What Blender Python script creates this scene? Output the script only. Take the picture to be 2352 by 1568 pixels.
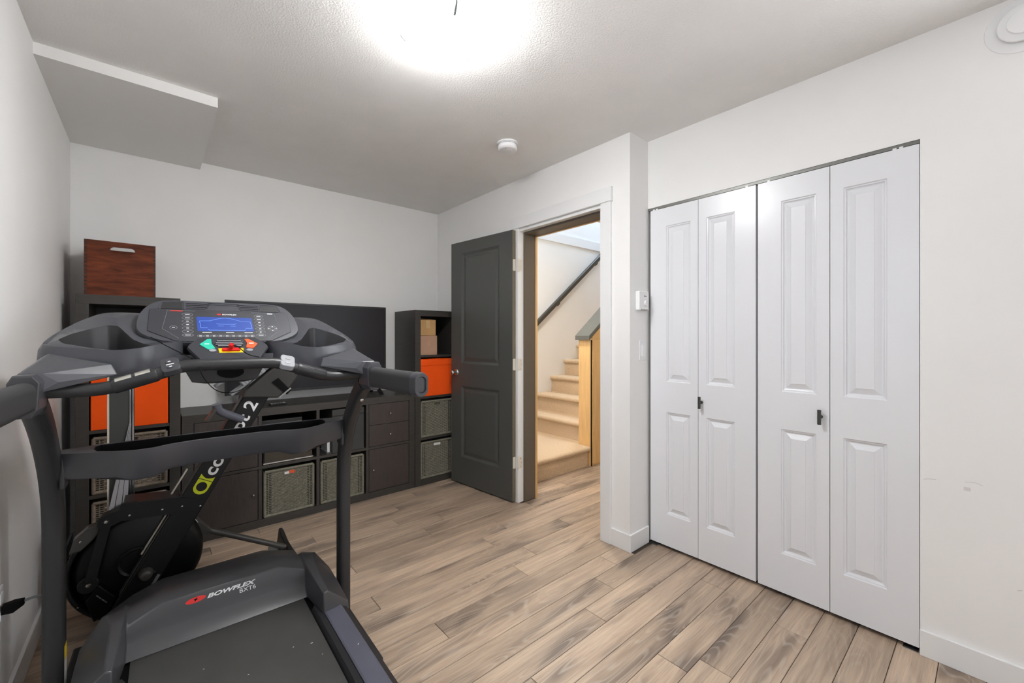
import bpy, bmesh, math, random
from mathutils import Vector, Matrix

random.seed(7)
for o in list(bpy.data.objects):
    bpy.data.objects.remove(o, do_unlink=True)
SC = bpy.context.scene
COL = SC.collection
PI = math.pi
R = math.radians

# ------------------------------------------------------------------ camera, world, light, exposure
CAM_H = 1.247
cam_d = bpy.data.cameras.new('camera')
cam_d.sensor_width = 36.0
cam_d.lens = 958.5 / 2352 * 36.0
cam_d.shift_y = -9.6 / 2352
cam_d.clip_start = 0.02
cam = bpy.data.objects.new('camera', cam_d)
COL.objects.link(cam)
cam.location = (0, 0, CAM_H)
cam.rotation_euler = (R(90), 0, R(-40.79))
SC.camera = cam

SC.view_settings.view_transform = 'Standard'
SC.view_settings.look = 'None'
SC.view_settings.gamma = 1.0
SC.view_settings.use_curve_mapping = False
SC.view_settings.exposure = 0.41

world = bpy.data.worlds.new('sky')
SC.world = world
world.use_nodes = True
wb = world.node_tree.nodes['Background']
wb.inputs[0].default_value = (0.62, 0.76, 1.0, 1)
wb.inputs[1].default_value = 1.0

LAMP_GLOW = 126.0          # radiance of the glass bowl of the ceiling lamp
HALL_GLOW = 108.0

def area(name, loc, rot, sx, sy, power, col):
    l = bpy.data.lights.new(name, 'AREA')
    l.shape = 'RECTANGLE'; l.size = sx; l.size_y = sy
    l.energy = power; l.color = col
    o = bpy.data.objects.new(name, l); COL.objects.link(o)
    o.location = loc; o.rotation_euler = rot
    return o
# daylight entering through the window in the left wall (beside the photographer)
area('window_daylight', (-0.50, 0.55, 1.60), (0, R(-90), 0), 0.86, 1.06, 1.2, (0.70, 0.84, 1.0))
# added fill light behind an invented window in the right wall, out of view
area('rear_window_daylight', (2.42, -0.72, 1.50), (0, R(90), 0), 1.2, 0.9, 36.0, (0.95, 0.97, 1.0))
# added fill light behind an invented window in the far rear wall
area('far_window_daylight', (1.70, -3.72, 1.50), (R(90), 0, 0), 0.9, 1.3, 14.0, (0.93, 0.96, 1.0))
# daylight falling down the stairwell from the window upstairs
area('stairwell_daylight', (5.3, 3.1, 4.6), (0, R(35), 0), 1.2, 0.9, 48.0, (0.60, 0.76, 1.0))

# ------------------------------------------------------------------ materials
def lin(c):
    c = c / 255.0
    return c / 12.92 if c <= 0.04045 else ((c + 0.055) / 1.055) ** 2.4
def rgb(r, g, b):
    return (lin(r), lin(g), lin(b), 1.0)

def mat(name, col, rough=0.5, metal=0.0, spec=0.5, var=0.0, vscale=20.0, bump=0.0, bscale=200.0, coat=0.0, stretch=None):
    m = bpy.data.materials.new(name); m.use_nodes = True
    nt = m.node_tree; N = nt.nodes; L = nt.links
    p = N['Principled BSDF']
    p.inputs['Base Color'].default_value = col
    p.inputs['Roughness'].default_value = rough
    p.inputs['Metallic'].default_value = metal
    p.inputs['Specular IOR Level'].default_value = spec
    p.inputs['Coat Weight'].default_value = coat
    tc = None
    def coords():
        nonlocal tc
        if tc is None:
            t = N.new('ShaderNodeTexCoord'); mp = N.new('ShaderNodeMapping')
            L.new(t.outputs['Object'], mp.inputs['Vector'])
            if stretch: mp.inputs['Scale'].default_value = stretch
            tc = mp.outputs['Vector']
        return tc
    if var > 0:
        n = N.new('ShaderNodeTexNoise'); n.inputs['Scale'].default_value = vscale; n.inputs['Detail'].default_value = 5
        L.new(coords(), n.inputs['Vector'])
        cr = N.new('ShaderNodeValToRGB')
        a = [max(0, c * (1 - var)) for c in col[:3]]; b = [min(1, c * (1 + var)) for c in col[:3]]
        cr.color_ramp.elements[0].position = 0.3; cr.color_ramp.elements[0].color = (*a, 1)
        cr.color_ramp.elements[1].position = 0.7; cr.color_ramp.elements[1].color = (*b, 1)
        L.new(n.outputs['Fac'], cr.inputs['Fac']); L.new(cr.outputs['Color'], p.inputs['Base Color'])
    if bump > 0:
        n2 = N.new('ShaderNodeTexNoise'); n2.inputs['Scale'].default_value = bscale; n2.inputs['Detail'].default_value = 3
        L.new(coords(), n2.inputs['Vector'])
        bp = N.new('ShaderNodeBump'); bp.inputs['Strength'].default_value = bump; bp.inputs['Distance'].default_value = 0.004
        L.new(n2.outputs['Fac'], bp.inputs['Height']); L.new(bp.outputs['Normal'], p.inputs['Normal'])
    return m

def emit(name, col, strength):
    m = bpy.data.materials.new(name); m.use_nodes = True
    nt = m.node_tree; p = nt.nodes['Principled BSDF']
    p.inputs['Base Color'].default_value = (0.9, 0.9, 0.9, 1)
    p.inputs['Emission Color'].default_value = col
    p.inputs['Emission Strength'].default_value = strength
    return m

M = {}
M['wall'] = mat('wall_paint', rgb(243, 242, 240), 0.6, var=0.015, vscale=3, bump=0.03, bscale=260)
M['wall_warm'] = mat('stair_wall_paint', rgb(240, 239, 236), 0.6, var=0.015, vscale=3)
M['ceiling'] = mat('ceiling_paint', rgb(240, 238, 235), 0.8, var=0.02, vscale=4, bump=0.55, bscale=130)
M['bulkhead'] = mat('bulkhead_paint', rgb(240, 239, 236), 0.7)
M['trim'] = mat('trim_paint', rgb(238, 238, 237), 0.32)
M['closet'] = mat('closet_door_paint', rgb(232, 233, 236), 0.28, bump=0.012, bscale=90, stretch=(1, 1, 0.25))
M['door'] = mat('dark_door_paint', rgb(80, 81, 78), 0.36, bump=0.02, bscale=120)
M['jamb'] = mat('taupe_jamb_paint', rgb(98, 88, 76), 0.5)
M['olive'] = mat('door_edge_paint', rgb(112, 104, 86), 0.5)  # lighter tone of the hinge edge, light on it put into the colour
M['maple'] = mat('maple_veneer', rgb(226, 184, 124), 0.38, var=0.10, vscale=6, stretch=(9, 9, 0.7))
M['cap'] = mat('grey_cap_paint', rgb(92, 92, 86), 0.45)
M['carpet'] = mat('beige_carpet', rgb(216, 190, 158), 0.95, spec=0.1, var=0.16, vscale=130, bump=0.9, bscale=260)
M['rail'] = mat('handrail_paint', rgb(66, 64, 58), 0.3)
M['black_plastic'] = mat('black_plastic', rgb(40, 40, 42), 0.42, bump=0.06, bscale=900)
M['tread_plastic'] = mat('charcoal_plastic', rgb(62, 62, 66), 0.36, bump=0.06, bscale=900)
M['tread_gloss'] = mat('charcoal_satin_plastic', rgb(70, 71, 76), 0.27, bump=0.03, bscale=800)
M['post'] = mat('black_powdercoat', rgb(44, 44, 45), 0.40, bump=0.08, bscale=1100)
M['cover'] = mat('motor_cover_plastic', rgb(60, 60, 63), 0.38, spec=0.75, bump=0.05, bscale=900)
M['rubber'] = mat('foam_rubber', rgb(50, 50, 51), 0.62, bump=0.12, bscale=900)
M['dark'] = mat('deep_black', rgb(8, 8, 9), 0.7, spec=0.15)
M['face'] = mat('console_face_plastic', rgb(46, 47, 52), 0.5, bump=0.05, bscale=1200)
M['silverline'] = mat('grey_print', rgb(165, 168, 172), 0.5)
M['white_print'] = mat('white_print', rgb(235, 235, 235), 0.5)
M['red_print'] = mat('red_print', rgb(226, 44, 40), 0.4)
M['yellow_print'] = mat('yellow_print', rgb(246, 206, 18), 0.4)
M['red_key'] = mat('red_key_plastic', rgb(214, 22, 24), 0.3)
M['teal'] = mat('teal_button', rgb(40, 186, 158), 0.4)
M['orange_btn'] = mat('orange_button', rgb(240, 92, 48), 0.4)
M['chrome'] = mat('brushed_steel', rgb(200, 200, 200), 0.25, metal=1.0)
M['grip_steel'] = mat('grip_steel', rgb(198, 196, 188), 0.32, metal=1.0)
M['pad'] = mat('grey_pad', rgb(150, 152, 156), 0.35)
M['rail_insert'] = mat('slate_side_rail', rgb(96, 97, 110), 0.42, var=0.08, vscale=8)
M['lime'] = mat('lime_print', rgb(206, 216, 22), 0.5)
M['rower'] = mat('rower_black', rgb(22, 22, 22), 0.42, spec=0.35, bump=0.05, bscale=900)
M['rower_guard'] = mat('rower_guard_plastic', rgb(12, 12, 13), 0.36, spec=0.3)
M['rower_grey'] = mat('rower_grey_plastic', rgb(120, 122, 124), 0.45)
M['rower_silver'] = mat('rower_track_steel', rgb(206, 208, 214), 0.22, metal=1.0)
M['hook'] = mat('blue_grey_plastic', rgb(84, 86, 96), 0.35)
M['shell'] = mat('footrest_plastic', rgb(50, 48, 45), 0.45)
M['cream'] = mat('cream_edge', rgb(206, 198, 182), 0.5)
M['monorail'] = mat('monorail_grey', rgb(62, 63, 62), 0.5)
M['tube'] = mat('dark_tube', rgb(70, 68, 64), 0.35)
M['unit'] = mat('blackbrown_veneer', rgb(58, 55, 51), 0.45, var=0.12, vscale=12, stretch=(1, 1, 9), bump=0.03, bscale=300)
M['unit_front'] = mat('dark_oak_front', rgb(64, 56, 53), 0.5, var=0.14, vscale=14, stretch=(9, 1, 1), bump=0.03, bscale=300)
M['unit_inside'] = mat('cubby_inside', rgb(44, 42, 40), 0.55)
M['orange'] = mat('orange_fabric', rgb(255, 90, 24), 0.85, spec=0.15, var=0.04, vscale=9, bump=0.05, bscale=700)
M['cardboard'] = mat('cardboard', rgb(196, 156, 106), 0.8, spec=0.2, var=0.07, vscale=9)
M['cardboard2'] = mat('pink_cardboard', rgb(192, 154, 128), 0.8, spec=0.2, var=0.05, vscale=9)
M['tape'] = mat('packing_tape', rgb(206, 172, 122), 0.3)
M['wicker'] = mat('grey_green_wicker', rgb(124, 121, 106), 0.7, var=0.22, vscale=60)
M['wicker_brown'] = mat('brown_wicker', rgb(126, 114, 99), 0.7, var=0.22, vscale=60)
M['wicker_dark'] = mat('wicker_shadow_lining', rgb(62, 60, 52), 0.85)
M['paper'] = mat('white_paper', rgb(236, 236, 234), 0.7)
M['screen'] = mat('tv_screen', rgb(36, 35, 39), 0.30, spec=0.25)
M['tv'] = mat('tv_bezel', rgb(24, 24, 25), 0.35)
M['glossbox'] = mat('smoked_glass_front', rgb(58, 52, 42), 0.2)
M['greybox'] = mat('dark_grey_fabric', rgb(64, 64, 62), 0.8)
M['white_plastic'] = mat('white_plastic', rgb(240, 240, 240), 0.35)
M['hinge'] = mat('hinge_enamel', rgb(222, 216, 204), 0.35)
M['knob'] = mat('black_knob', rgb(56, 57, 54), 0.5)
M['track'] = mat('aluminium_track', rgb(120, 120, 116), 0.4, metal=0.6)
M['lamp_glass'] = emit('lamp_glass', (0.985, 0.99, 1.0, 1), LAMP_GLOW)
M['hall_glass'] = emit('hall_lamp_glass', (1.0, 0.95, 0.86, 1), HALL_GLOW)
def lamp_falloff(m):
    # frosted bowl: brightest under the bulb, paler toward the rim
    nt = m.node_tree; N = nt.nodes; L = nt.links; p = N['Principled BSDF']
    t = N.new('ShaderNodeTexCoord'); sp = N.new('ShaderNodeSeparateXYZ'); mr = N.new('ShaderNodeMapRange')
    L.new(t.outputs['Object'], sp.inputs[0]); L.new(sp.outputs['Z'], mr.inputs['Value'])
    s = p.inputs['Emission Strength'].default_value
    mr.inputs['From Min'].default_value = -0.120; mr.inputs['From Max'].default_value = -0.025
    mr.inputs['To Min'].default_value = s; mr.inputs['To Max'].default_value = s * 0.15
    L.new(mr.outputs[0], p.inputs['Emission Strength'])
lamp_falloff(M['lamp_glass'])
M['lcd'] = emit('lcd_backlight', rgb(26, 78, 190), 0.42)
M['lcd'].node_tree.nodes['Principled BSDF'].inputs['Base Color'].default_value = rgb(14, 40, 96)
M['lcd_line'] = emit('lcd_segments', rgb(150, 190, 250), 0.7)
M['lcd_line'].node_tree.nodes['Principled BSDF'].inputs['Base Color'].default_value = rgb(120, 160, 220)

def glass_mat():
    m = bpy.data.materials.new('window_glass'); m.use_nodes = True
    nt = m.node_tree; N = nt.nodes; L = nt.links
    for n in list(N): N.remove(n)
    out = N.new('ShaderNodeOutputMaterial'); mx = N.new('ShaderNodeMixShader')
    tr = N.new('ShaderNodeBsdfTransparent'); gl = N.new('ShaderNodeBsdfGlossy')
    gl.inputs['Roughness'].default_value = 0.02
    mx.inputs[0].default_value = 0.07
    L.new(tr.outputs[0], mx.inputs[1]); L.new(gl.outputs[0], mx.inputs[2]); L.new(mx.outputs[0], out.inputs[0])
    return m
M['glass'] = glass_mat()

def plank_mat():
    m = bpy.data.materials.new('oak_laminate'); m.use_nodes = True
    nt = m.node_tree; N = nt.nodes; L = nt.links
    p = N['Principled BSDF']
    tc = N.new('ShaderNodeTexCoord'); oi = N.new('ShaderNodeObjectInfo')
    mul = N.new('ShaderNodeVectorMath'); mul.operation = 'MULTIPLY'
    cmb = N.new('ShaderNodeCombineXYZ')
    for i, k in enumerate((37.0, 91.0, 53.0)):
        mm = N.new('ShaderNodeMath'); mm.operation = 'MULTIPLY'; mm.inputs[1].default_value = k
        L.new(oi.outputs['Random'], mm.inputs[0]); L.new(mm.outputs[0], cmb.inputs[i])
    add = N.new('ShaderNodeVectorMath'); add.operation = 'ADD'
    L.new(tc.outputs['Object'], add.inputs[0]); L.new(cmb.outputs[0], add.inputs[1])
    def noise(scale, sx, sy, detail=4, rough=0.55, dist=0.0):
        mp = N.new('ShaderNodeMapping'); mp.inputs['Scale'].default_value = (sx, sy, 1)
        L.new(add.outputs[0], mp.inputs['Vector'])
        n = N.new('ShaderNodeTexNoise'); n.inputs['Scale'].default_value = scale
        n.inputs['Detail'].default_value = detail; n.inputs['Roughness'].default_value = rough
        n.inputs['Distortion'].default_value = dist
        L.new(mp.outputs[0], n.inputs['Vector']); return n
    broad = noise(1.0, 1.8, 9.0, 2, 0.5, 0.6)       # soft dark patches and streaks
    fine = noise(1.0, 6.0, 190.0, 4, 0.7)           # fine pores
    # cathedral rings: contour lines of a stretched noise
    hill = noise(1.0, 1.5, 8.5, 1, 0.4, 0.25)
    k = N.new('ShaderNodeMath'); k.operation = 'MULTIPLY'; k.inputs[1].default_value = 130.0
    L.new(hill.outputs['Fac'], k.inputs[0])
    sn = N.new('ShaderNodeMath'); sn.operation = 'SINE'; L.new(k.outputs[0], sn.inputs[0])
    rmp = N.new('ShaderNodeValToRGB')
    rmp.color_ramp.elements[0].position = 0.30; rmp.color_ramp.elements[0].color = rgb(122, 107, 95)
    rmp.color_ramp.elements[1].position = 0.68; rmp.color_ramp.elements[1].color = rgb(210, 186, 161)
    e = rmp.color_ramp.elements.new(0.46); e.color = rgb(186, 163, 141)
    L.new(broad.outputs['Fac'], rmp.inputs['Fac'])
    ring = N.new('ShaderNodeMapRange'); ring.inputs['From Min'].default_value = 0.3; ring.inputs['From Max'].default_value = 1.0
    ring.inputs['To Min'].default_value = 0.0; ring.inputs['To Max'].default_value = 0.42
    L.new(sn.outputs[0], ring.inputs['Value'])
    # rings only show in the dark cathedral patches
    msk = N.new('ShaderNodeMapRange'); msk.inputs['From Min'].default_value = 0.40; msk.inputs['From Max'].default_value = 0.62
    msk.inputs['To Min'].default_value = 1.0; msk.inputs['To Max'].default_value = 0.18
    L.new(broad.outputs['Fac'], msk.inputs['Value'])
    rm = N.new('ShaderNodeMath'); rm.operation = 'MULTIPLY'
    L.new(ring.outputs[0], rm.inputs[0]); L.new(msk.outputs[0], rm.inputs[1])
    mx = N.new('ShaderNodeMix'); mx.data_type = 'RGBA'
    L.new(rm.outputs[0], mx.inputs['Factor']); L.new(rmp.outputs['Color'], mx.inputs['A'])
    mx.inputs['B'].default_value = rgb(208, 194, 178)
    med = noise(1.0, 2.2, 46.0, 3, 0.6, 0.35)
    mm_ = N.new('ShaderNodeMapRange'); mm_.inputs['From Min'].default_value = 0.36; mm_.inputs['From Max'].default_value = 0.66
    mm_.inputs['To Min'].default_value = 0.34; mm_.inputs['To Max'].default_value = 0.0
    L.new(med.outputs['Fac'], mm_.inputs['Value'])
    mx3 = N.new('ShaderNodeMix'); mx3.data_type = 'RGBA'
    L.new(mm_.outputs[0], mx3.inputs['Factor']); L.new(mx.outputs['Result'], mx3.inputs['A']); mx3.inputs['B'].default_value = rgb(120, 102, 88)
    fr = N.new('ShaderNodeMapRange'); fr.inputs['From Min'].default_value = 0.34; fr.inputs['From Max'].default_value = 0.50
    fr.inputs['To Min'].default_value = 0.34; fr.inputs['To Max'].default_value = 0.0
    L.new(fine.outputs['Fac'], fr.inputs['Value'])
    mx2 = N.new('ShaderNodeMix'); mx2.data_type = 'RGBA'
    L.new(fr.outputs[0], mx2.inputs['Factor']); L.new(mx3.outputs['Result'], mx2.inputs['A'])
    mx2.inputs['B'].default_value = rgb(118, 98, 82)
    hsv = N.new('ShaderNodeHueSaturation')
    v = N.new('ShaderNodeMapRange'); v.inputs['To Min'].default_value = 0.80; v.inputs['To Max'].default_value = 1.06
    L.new(oi.outputs['Random'], v.inputs['Value']); L.new(v.outputs[0], hsv.inputs['Value'])
    L.new(mx2.outputs['Result'], hsv.inputs['Color'])
    L.new(hsv.outputs['Color'], p.inputs['Base Color'])
    p.inputs['Roughness'].default_value = 0.40
    bp = N.new('ShaderNodeBump'); bp.inputs['Strength'].default_value = 0.10; bp.inputs['Distance'].default_value = 0.002
    L.new(fine.outputs['Fac'], bp.inputs['Height']); L.new(bp.outputs['Normal'], p.inputs['Normal'])
    return m
M['plank'] = plank_mat()
M['subfloor'] = mat('plank_joint', rgb(70, 58, 48), 0.8)

def crate_mat():
    m = mat('stained_wood', rgb(98, 52, 34), 0.6, spec=0.2, var=0.0, bump=0.08, bscale=160, stretch=(0.3, 1, 3))
    nt = m.node_tree; N = nt.nodes; L = nt.links; p = N['Principled BSDF']
    t = N.new('ShaderNodeTexCoord'); mp = N.new('ShaderNodeMapping'); mp.inputs['Scale'].default_value = (3, 3, 16)
    L.new(t.outputs['Object'], mp.inputs['Vector'])
    n = N.new('ShaderNodeTexNoise'); n.inputs['Scale'].default_value = 2.2; n.inputs['Detail'].default_value = 6; n.inputs['Distortion'].default_value = 0.8
    L.new(mp.outputs[0], n.inputs['Vector'])
    r = N.new('ShaderNodeValToRGB')
    r.color_ramp.elements[0].position = 0.3; r.color_ramp.elements[0].color = rgb(66, 30, 18)
    r.color_ramp.elements[1].position = 0.72; r.color_ramp.elements[1].color = rgb(124, 62, 36)
    L.new(n.outputs['Fac'], r.inputs['Fac']); L.new(r.outputs['Color'], p.inputs['Base Color'])
    return m
M['crate'] = crate_mat()
M['crate_end'] = mat('stained_end_grain', rgb(52, 28, 20), 0.6)
M['belt'] = mat('walking_belt', rgb(66, 65, 63), 0.55, var=0.12, vscale=7, bump=0.25, bscale=1300)

# ------------------------------------------------------------------ mesh helpers
ORG = {}
def V(*a): return Vector(a)

def finish(bm, smooth=True, ang=34):
    bmesh.ops.remove_doubles(bm, verts=bm.verts, dist=1e-6)
    bmesh.ops.recalc_face_normals(bm, faces=bm.faces)
    if smooth:
        for f in bm.faces: f.smooth = True
        for e in bm.edges:
            if len(e.link_faces) == 2:
                e.smooth = e.calc_face_angle(0) < R(ang)

def link(name, bm, material, parent=None, bevel=0.0, smooth=True, ang=34, seg=2, recalc=True):
    if recalc: finish(bm, smooth, ang)
    me = bpy.data.meshes.new(name)
    o = bpy.data.objects.new(name, me)
    COL.objects.link(o)
    if parent is not None:
        org = ORG[parent.name]; ORG[o.name] = org.copy()
        o.parent = parent
        bmesh.ops.translate(bm, verts=bm.verts, vec=-org)
    else:
        mn = Vector((min(v.co.x for v in bm.verts), min(v.co.y for v in bm.verts), min(v.co.z for v in bm.verts)))
        mxv = Vector((max(v.co.x for v in bm.verts), max(v.co.y for v in bm.verts), 0))
        org = Vector(((mn.x + mxv.x) / 2, (mn.y + mxv.y) / 2, mn.z)); ORG[o.name] = org.copy()
        o.location = org
        bmesh.ops.translate(bm, verts=bm.verts, vec=-org)
    bm.to_mesh(me); bm.free()
    me.materials.append(M[material] if isinstance(material, str) else material)
    if bevel > 0:
        b = o.modifiers.new('bevel', 'BEVEL'); b.width = bevel; b.segments = seg; b.limit_method = 'ANGLE'; b.angle_limit = R(38)
    return o

def thing(name, label, cat, loc, group=None, rotz=0.0, local=False):
    o = bpy.data.objects.new(name, None); COL.objects.link(o)
    o.empty_display_size = 0.1
    o.location = loc; o.rotation_euler = (0, 0, rotz)
    ORG[o.name] = Vector((0, 0, 0)) if local else Vector(loc)
    o['label'] = label; o['category'] = cat
    if group: o['group'] = group
    return o
def tag(o, label, cat, group=None):
    o['label'] = label; o['category'] = cat
    if group: o['group'] = group
    return o
def struct(o):
    o['kind'] = 'structure'; return o
def sroot(name, loc):
    o = bpy.data.objects.new(name, None); COL.objects.link(o); o.location = loc
    o.empty_display_size = 0.1
    ORG[o.name] = Vector(loc); o['kind'] = 'structure'; return o

def box(bm, x0, x1, y0, y1, z0, z1):
    vs = [bm.verts.new((x, y, z)) for z in (z0, z1) for y in (y0, y1) for x in (x0, x1)]
    for f in ((0, 2, 3, 1), (4, 5, 7, 6), (0, 1, 5, 4), (2, 6, 7, 3), (0, 4, 6, 2), (1, 3, 7, 5)):
        bm.faces.new([vs[i] for i in f])
    return vs
def bx(*b):
    bm = bmesh.new()
    for q in b: box(bm, *q)
    return bm
def xform(bm, mtx, verts=None):
    bmesh.ops.transform(bm, matrix=mtx, verts=verts or bm.verts)
    return bm

def prism(bm, outer, holes, to3, d0, d1):
    """polygon (2-D points) with holes, extruded from d0 to d1; to3(a, b, d) -> point"""
    loops = [outer] + list(holes or [])
    tops = []
    for d in (d0, d1):
        es = []; vl = []
        for lp in loops:
            vs = [bm.verts.new(to3(a, b, d)) for a, b in lp]
            vl.append(vs)
            for i in range(len(vs)):
                es.append(bm.edges.new((vs[i], vs[(i + 1) % len(vs)])))
        if len(loops) == 1:
            bm.faces.new(vl[0])
        else:
            bmesh.ops.triangle_fill(bm, use_beauty=True, edges=es)
        tops.append(vl)
    for la, lb in zip(tops[0], tops[1]):
        n = len(la)
        for i in range(n):
            bm.faces.new((la[i], la[(i + 1) % n], lb[(i + 1) % n], lb[i]))
    return bm
XZ = lambda a, b, d: (a, d, b)      # plane of constant Y
YZ = lambda a, b, d: (d, a, b)      # plane of constant X
XY = lambda a, b, d: (a, b, d)

def tube(bm, pts, r, n=12, caps=True, radii=None, flat=None):
    pts = [Vector(p) for p in pts]; rings = []
    up = Vector((0, 0, 1))
    prevx = None
    for i, p in enumerate(pts):
        t = (pts[min(i + 1, len(pts) - 1)] - pts[max(i - 1, 0)]).normalized()
        if prevx is None:
            ref = up if abs(t.z) < 0.9 else Vector((0, 1, 0))
            x = t.cross(ref).normalized()
        else:
            x = (prevx - t * prevx.dot(t)).normalized()
        y = t.cross(x).normalized(); prevx = x
        rr = radii[i] if radii else r
        fy = flat if flat else 1.0
        rings.append([bm.verts.new(p + x * rr * math.cos(2 * PI * k / n) + y * rr * fy * math.sin(2 * PI * k / n)) for k in range(n)])
    for a, b in zip(rings, rings[1:]):
        for k in range(n):
            bm.faces.new((a[k], a[(k + 1) % n], b[(k + 1) % n], b[k]))
    if caps:
        bm.faces.new(rings[0][::-1]); bm.faces.new(rings[-1])
    return bm

def sweep(bm, pts, prof, xdir=(1, 0, 0)):
    """closed 2-D profile (a along xdir, b along the other normal) swept along a path"""
    pts = [Vector(p) for p in pts]; x = Vector(xdir); rings = []
    for i, p in enumerate(pts):
        t = (pts[min(i + 1, len(pts) - 1)] - pts[max(i - 1, 0)]).normalized()
        y = t.cross(x).normalized()
        rings.append([bm.verts.new(p + x * a + y * b) for a, b in prof])
    n = len(prof)
    for a, b in zip(rings, rings[1:]):
        for k in range(n):
            bm.faces.new((a[k], a[(k + 1) % n], b[(k + 1) % n], b[k]))
    bm.faces.new(rings[0][::-1]); bm.faces.new(rings[-1])
    return bm

def rrect(w, h, r, n=4, cx=0, cy=0):
    out = []
    for qx, qy, a0 in ((1, 1, 0), (-1, 1, 90), (-1, -1, 180), (1, -1, 270)):
        for k in range(n + 1):
            a = R(a0 + 90 * k / n)
            out.append((cx + qx * (w / 2 - r) + r * math.cos(a), cy + qy * (h / 2 - r) + r * math.sin(a)))
    return out

def lathe(bm, prof, mtx=None, n=32):
    """profile [(r, z)] round local z"""
    rings = []
    vs = []
    for r, z in prof:
        if r < 1e-6:
            v = bm.verts.new((0, 0, z)); rings.append([v]); vs.append(v)
        else:
            rg = [bm.verts.new((r * math.cos(2 * PI * k / n), r * math.sin(2 * PI * k / n), z)) for k in range(n)]
            rings.append(rg); vs += rg
    for a, b in zip(rings, rings[1:]):
        for k in range(n):
            k2 = (k + 1) % n
            if len(a) == 1 and len(b) == 1: continue
            if len(a) == 1: bm.faces.new((a[0], b[k], b[k2]))
            elif len(b) == 1: bm.faces.new((a[k], a[k2], b[0]))
            else: bm.faces.new((a[k], a[k2], b[k2], b[k]))
    if mtx is not None: bmesh.ops.transform(bm, matrix=mtx, verts=vs)
    return bm
def axis(loc, d):
    """matrix taking local z to direction d at loc"""
    q = Vector((0, 0, 1)).rotation_difference(Vector(d).normalized())
    return Matrix.Translation(loc) @ q.to_matrix().to_4x4()

def loft(bm, loops, cap0=True, cap1=True):
    rings = [[bm.verts.new(p) for p in lp] for lp in loops]
    n = len(rings[0])
    for a, b in zip(rings, rings[1:]):
        for k in range(n):
            bm.faces.new((a[k], a[(k + 1) % n], b[(k + 1) % n], b[k]))
    if cap0: bm.faces.new(rings[0][::-1])
    if cap1: bm.faces.new(rings[-1])
    return bm
def chaikin(lp, it=2, w=0.25):
    for _ in range(it):
        out = []
        for i in range(len(lp)):
            a = Vector(lp[i]); b = Vector(lp[(i + 1) % len(lp)])
            out.append(a.lerp(b, w)); out.append(a.lerp(b, 1 - w))
        lp = out
    return lp
def smooth_path(pts, it=2):
    pts = [Vector(p) for p in pts]
    for _ in range(it):
        out = [pts[0]]
        for a, b in zip(pts, pts[1:]):
            out.append(a.lerp(b, 0.25)); out.append(a.lerp(b, 0.75))
        out.append(pts[-1]); pts = out
    return pts
def hull(bm, pts):
    vs = [bm.verts.new(p) for p in pts]
    r = bmesh.ops.convex_hull(bm, input=vs)
    dead = [g for g in r['geom_interior'] if isinstance(g, bmesh.types.BMVert)]
    if dead: bmesh.ops.delete(bm, geom=dead, context='VERTS')
    return bm

def text_bm(body, size, mtx, extrude=0.0004, shear=0.0, offset=0.0, xs=1.0, align='LEFT', spacing=1.0):
    cu = bpy.data.curves.new('lettering', 'FONT')
    cu.body = body; cu.size = size; cu.extrude = extrude; cu.shear = shear; cu.offset = offset
    cu.align_x = align; cu.space_character = spacing; cu.resolution_u = 4
    o = bpy.data.objects.new('lettering', cu); COL.objects.link(o)
    dg = bpy.context.evaluated_depsgraph_get()
    me = bpy.data.meshes.new_from_object(o.evaluated_get(dg))
    bm = bmesh.new(); bm.from_mesh(me)
    bpy.data.objects.remove(o, do_unlink=True); bpy.data.curves.remove(cu); bpy.data.meshes.remove(me)
    bmesh.ops.transform(bm, matrix=mtx @ Matrix.Diagonal((xs, 1, 1, 1)), verts=bm.verts)
    return bm
def frame(o, x, y, z):
    x, y, z = Vector(x).normalized(), Vector(y).normalized(), Vector(z).normalized()
    return Matrix(((x.x, y.x, z.x, o[0]), (x.y, y.y, z.y, o[1]), (x.z, y.z, z.z, o[2]), (0, 0, 0, 1)))
def copy_tree(o, parent=None):
    c = o.copy(); COL.objects.link(c)
    if parent is not None: c.parent = parent
    ORG[c.name] = ORG[o.name].copy()
    for ch in list(o.children): copy_tree(ch, c)
    return c

# ------------------------------------------------------------------ room shell
XL, YB, XD, XC, YE, ZC = -0.363, 3.547, 2.104, 2.2955, 1.389, 2.44
YR = -3.60
XH = 2.25                                    # hall side of the door wall

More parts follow.
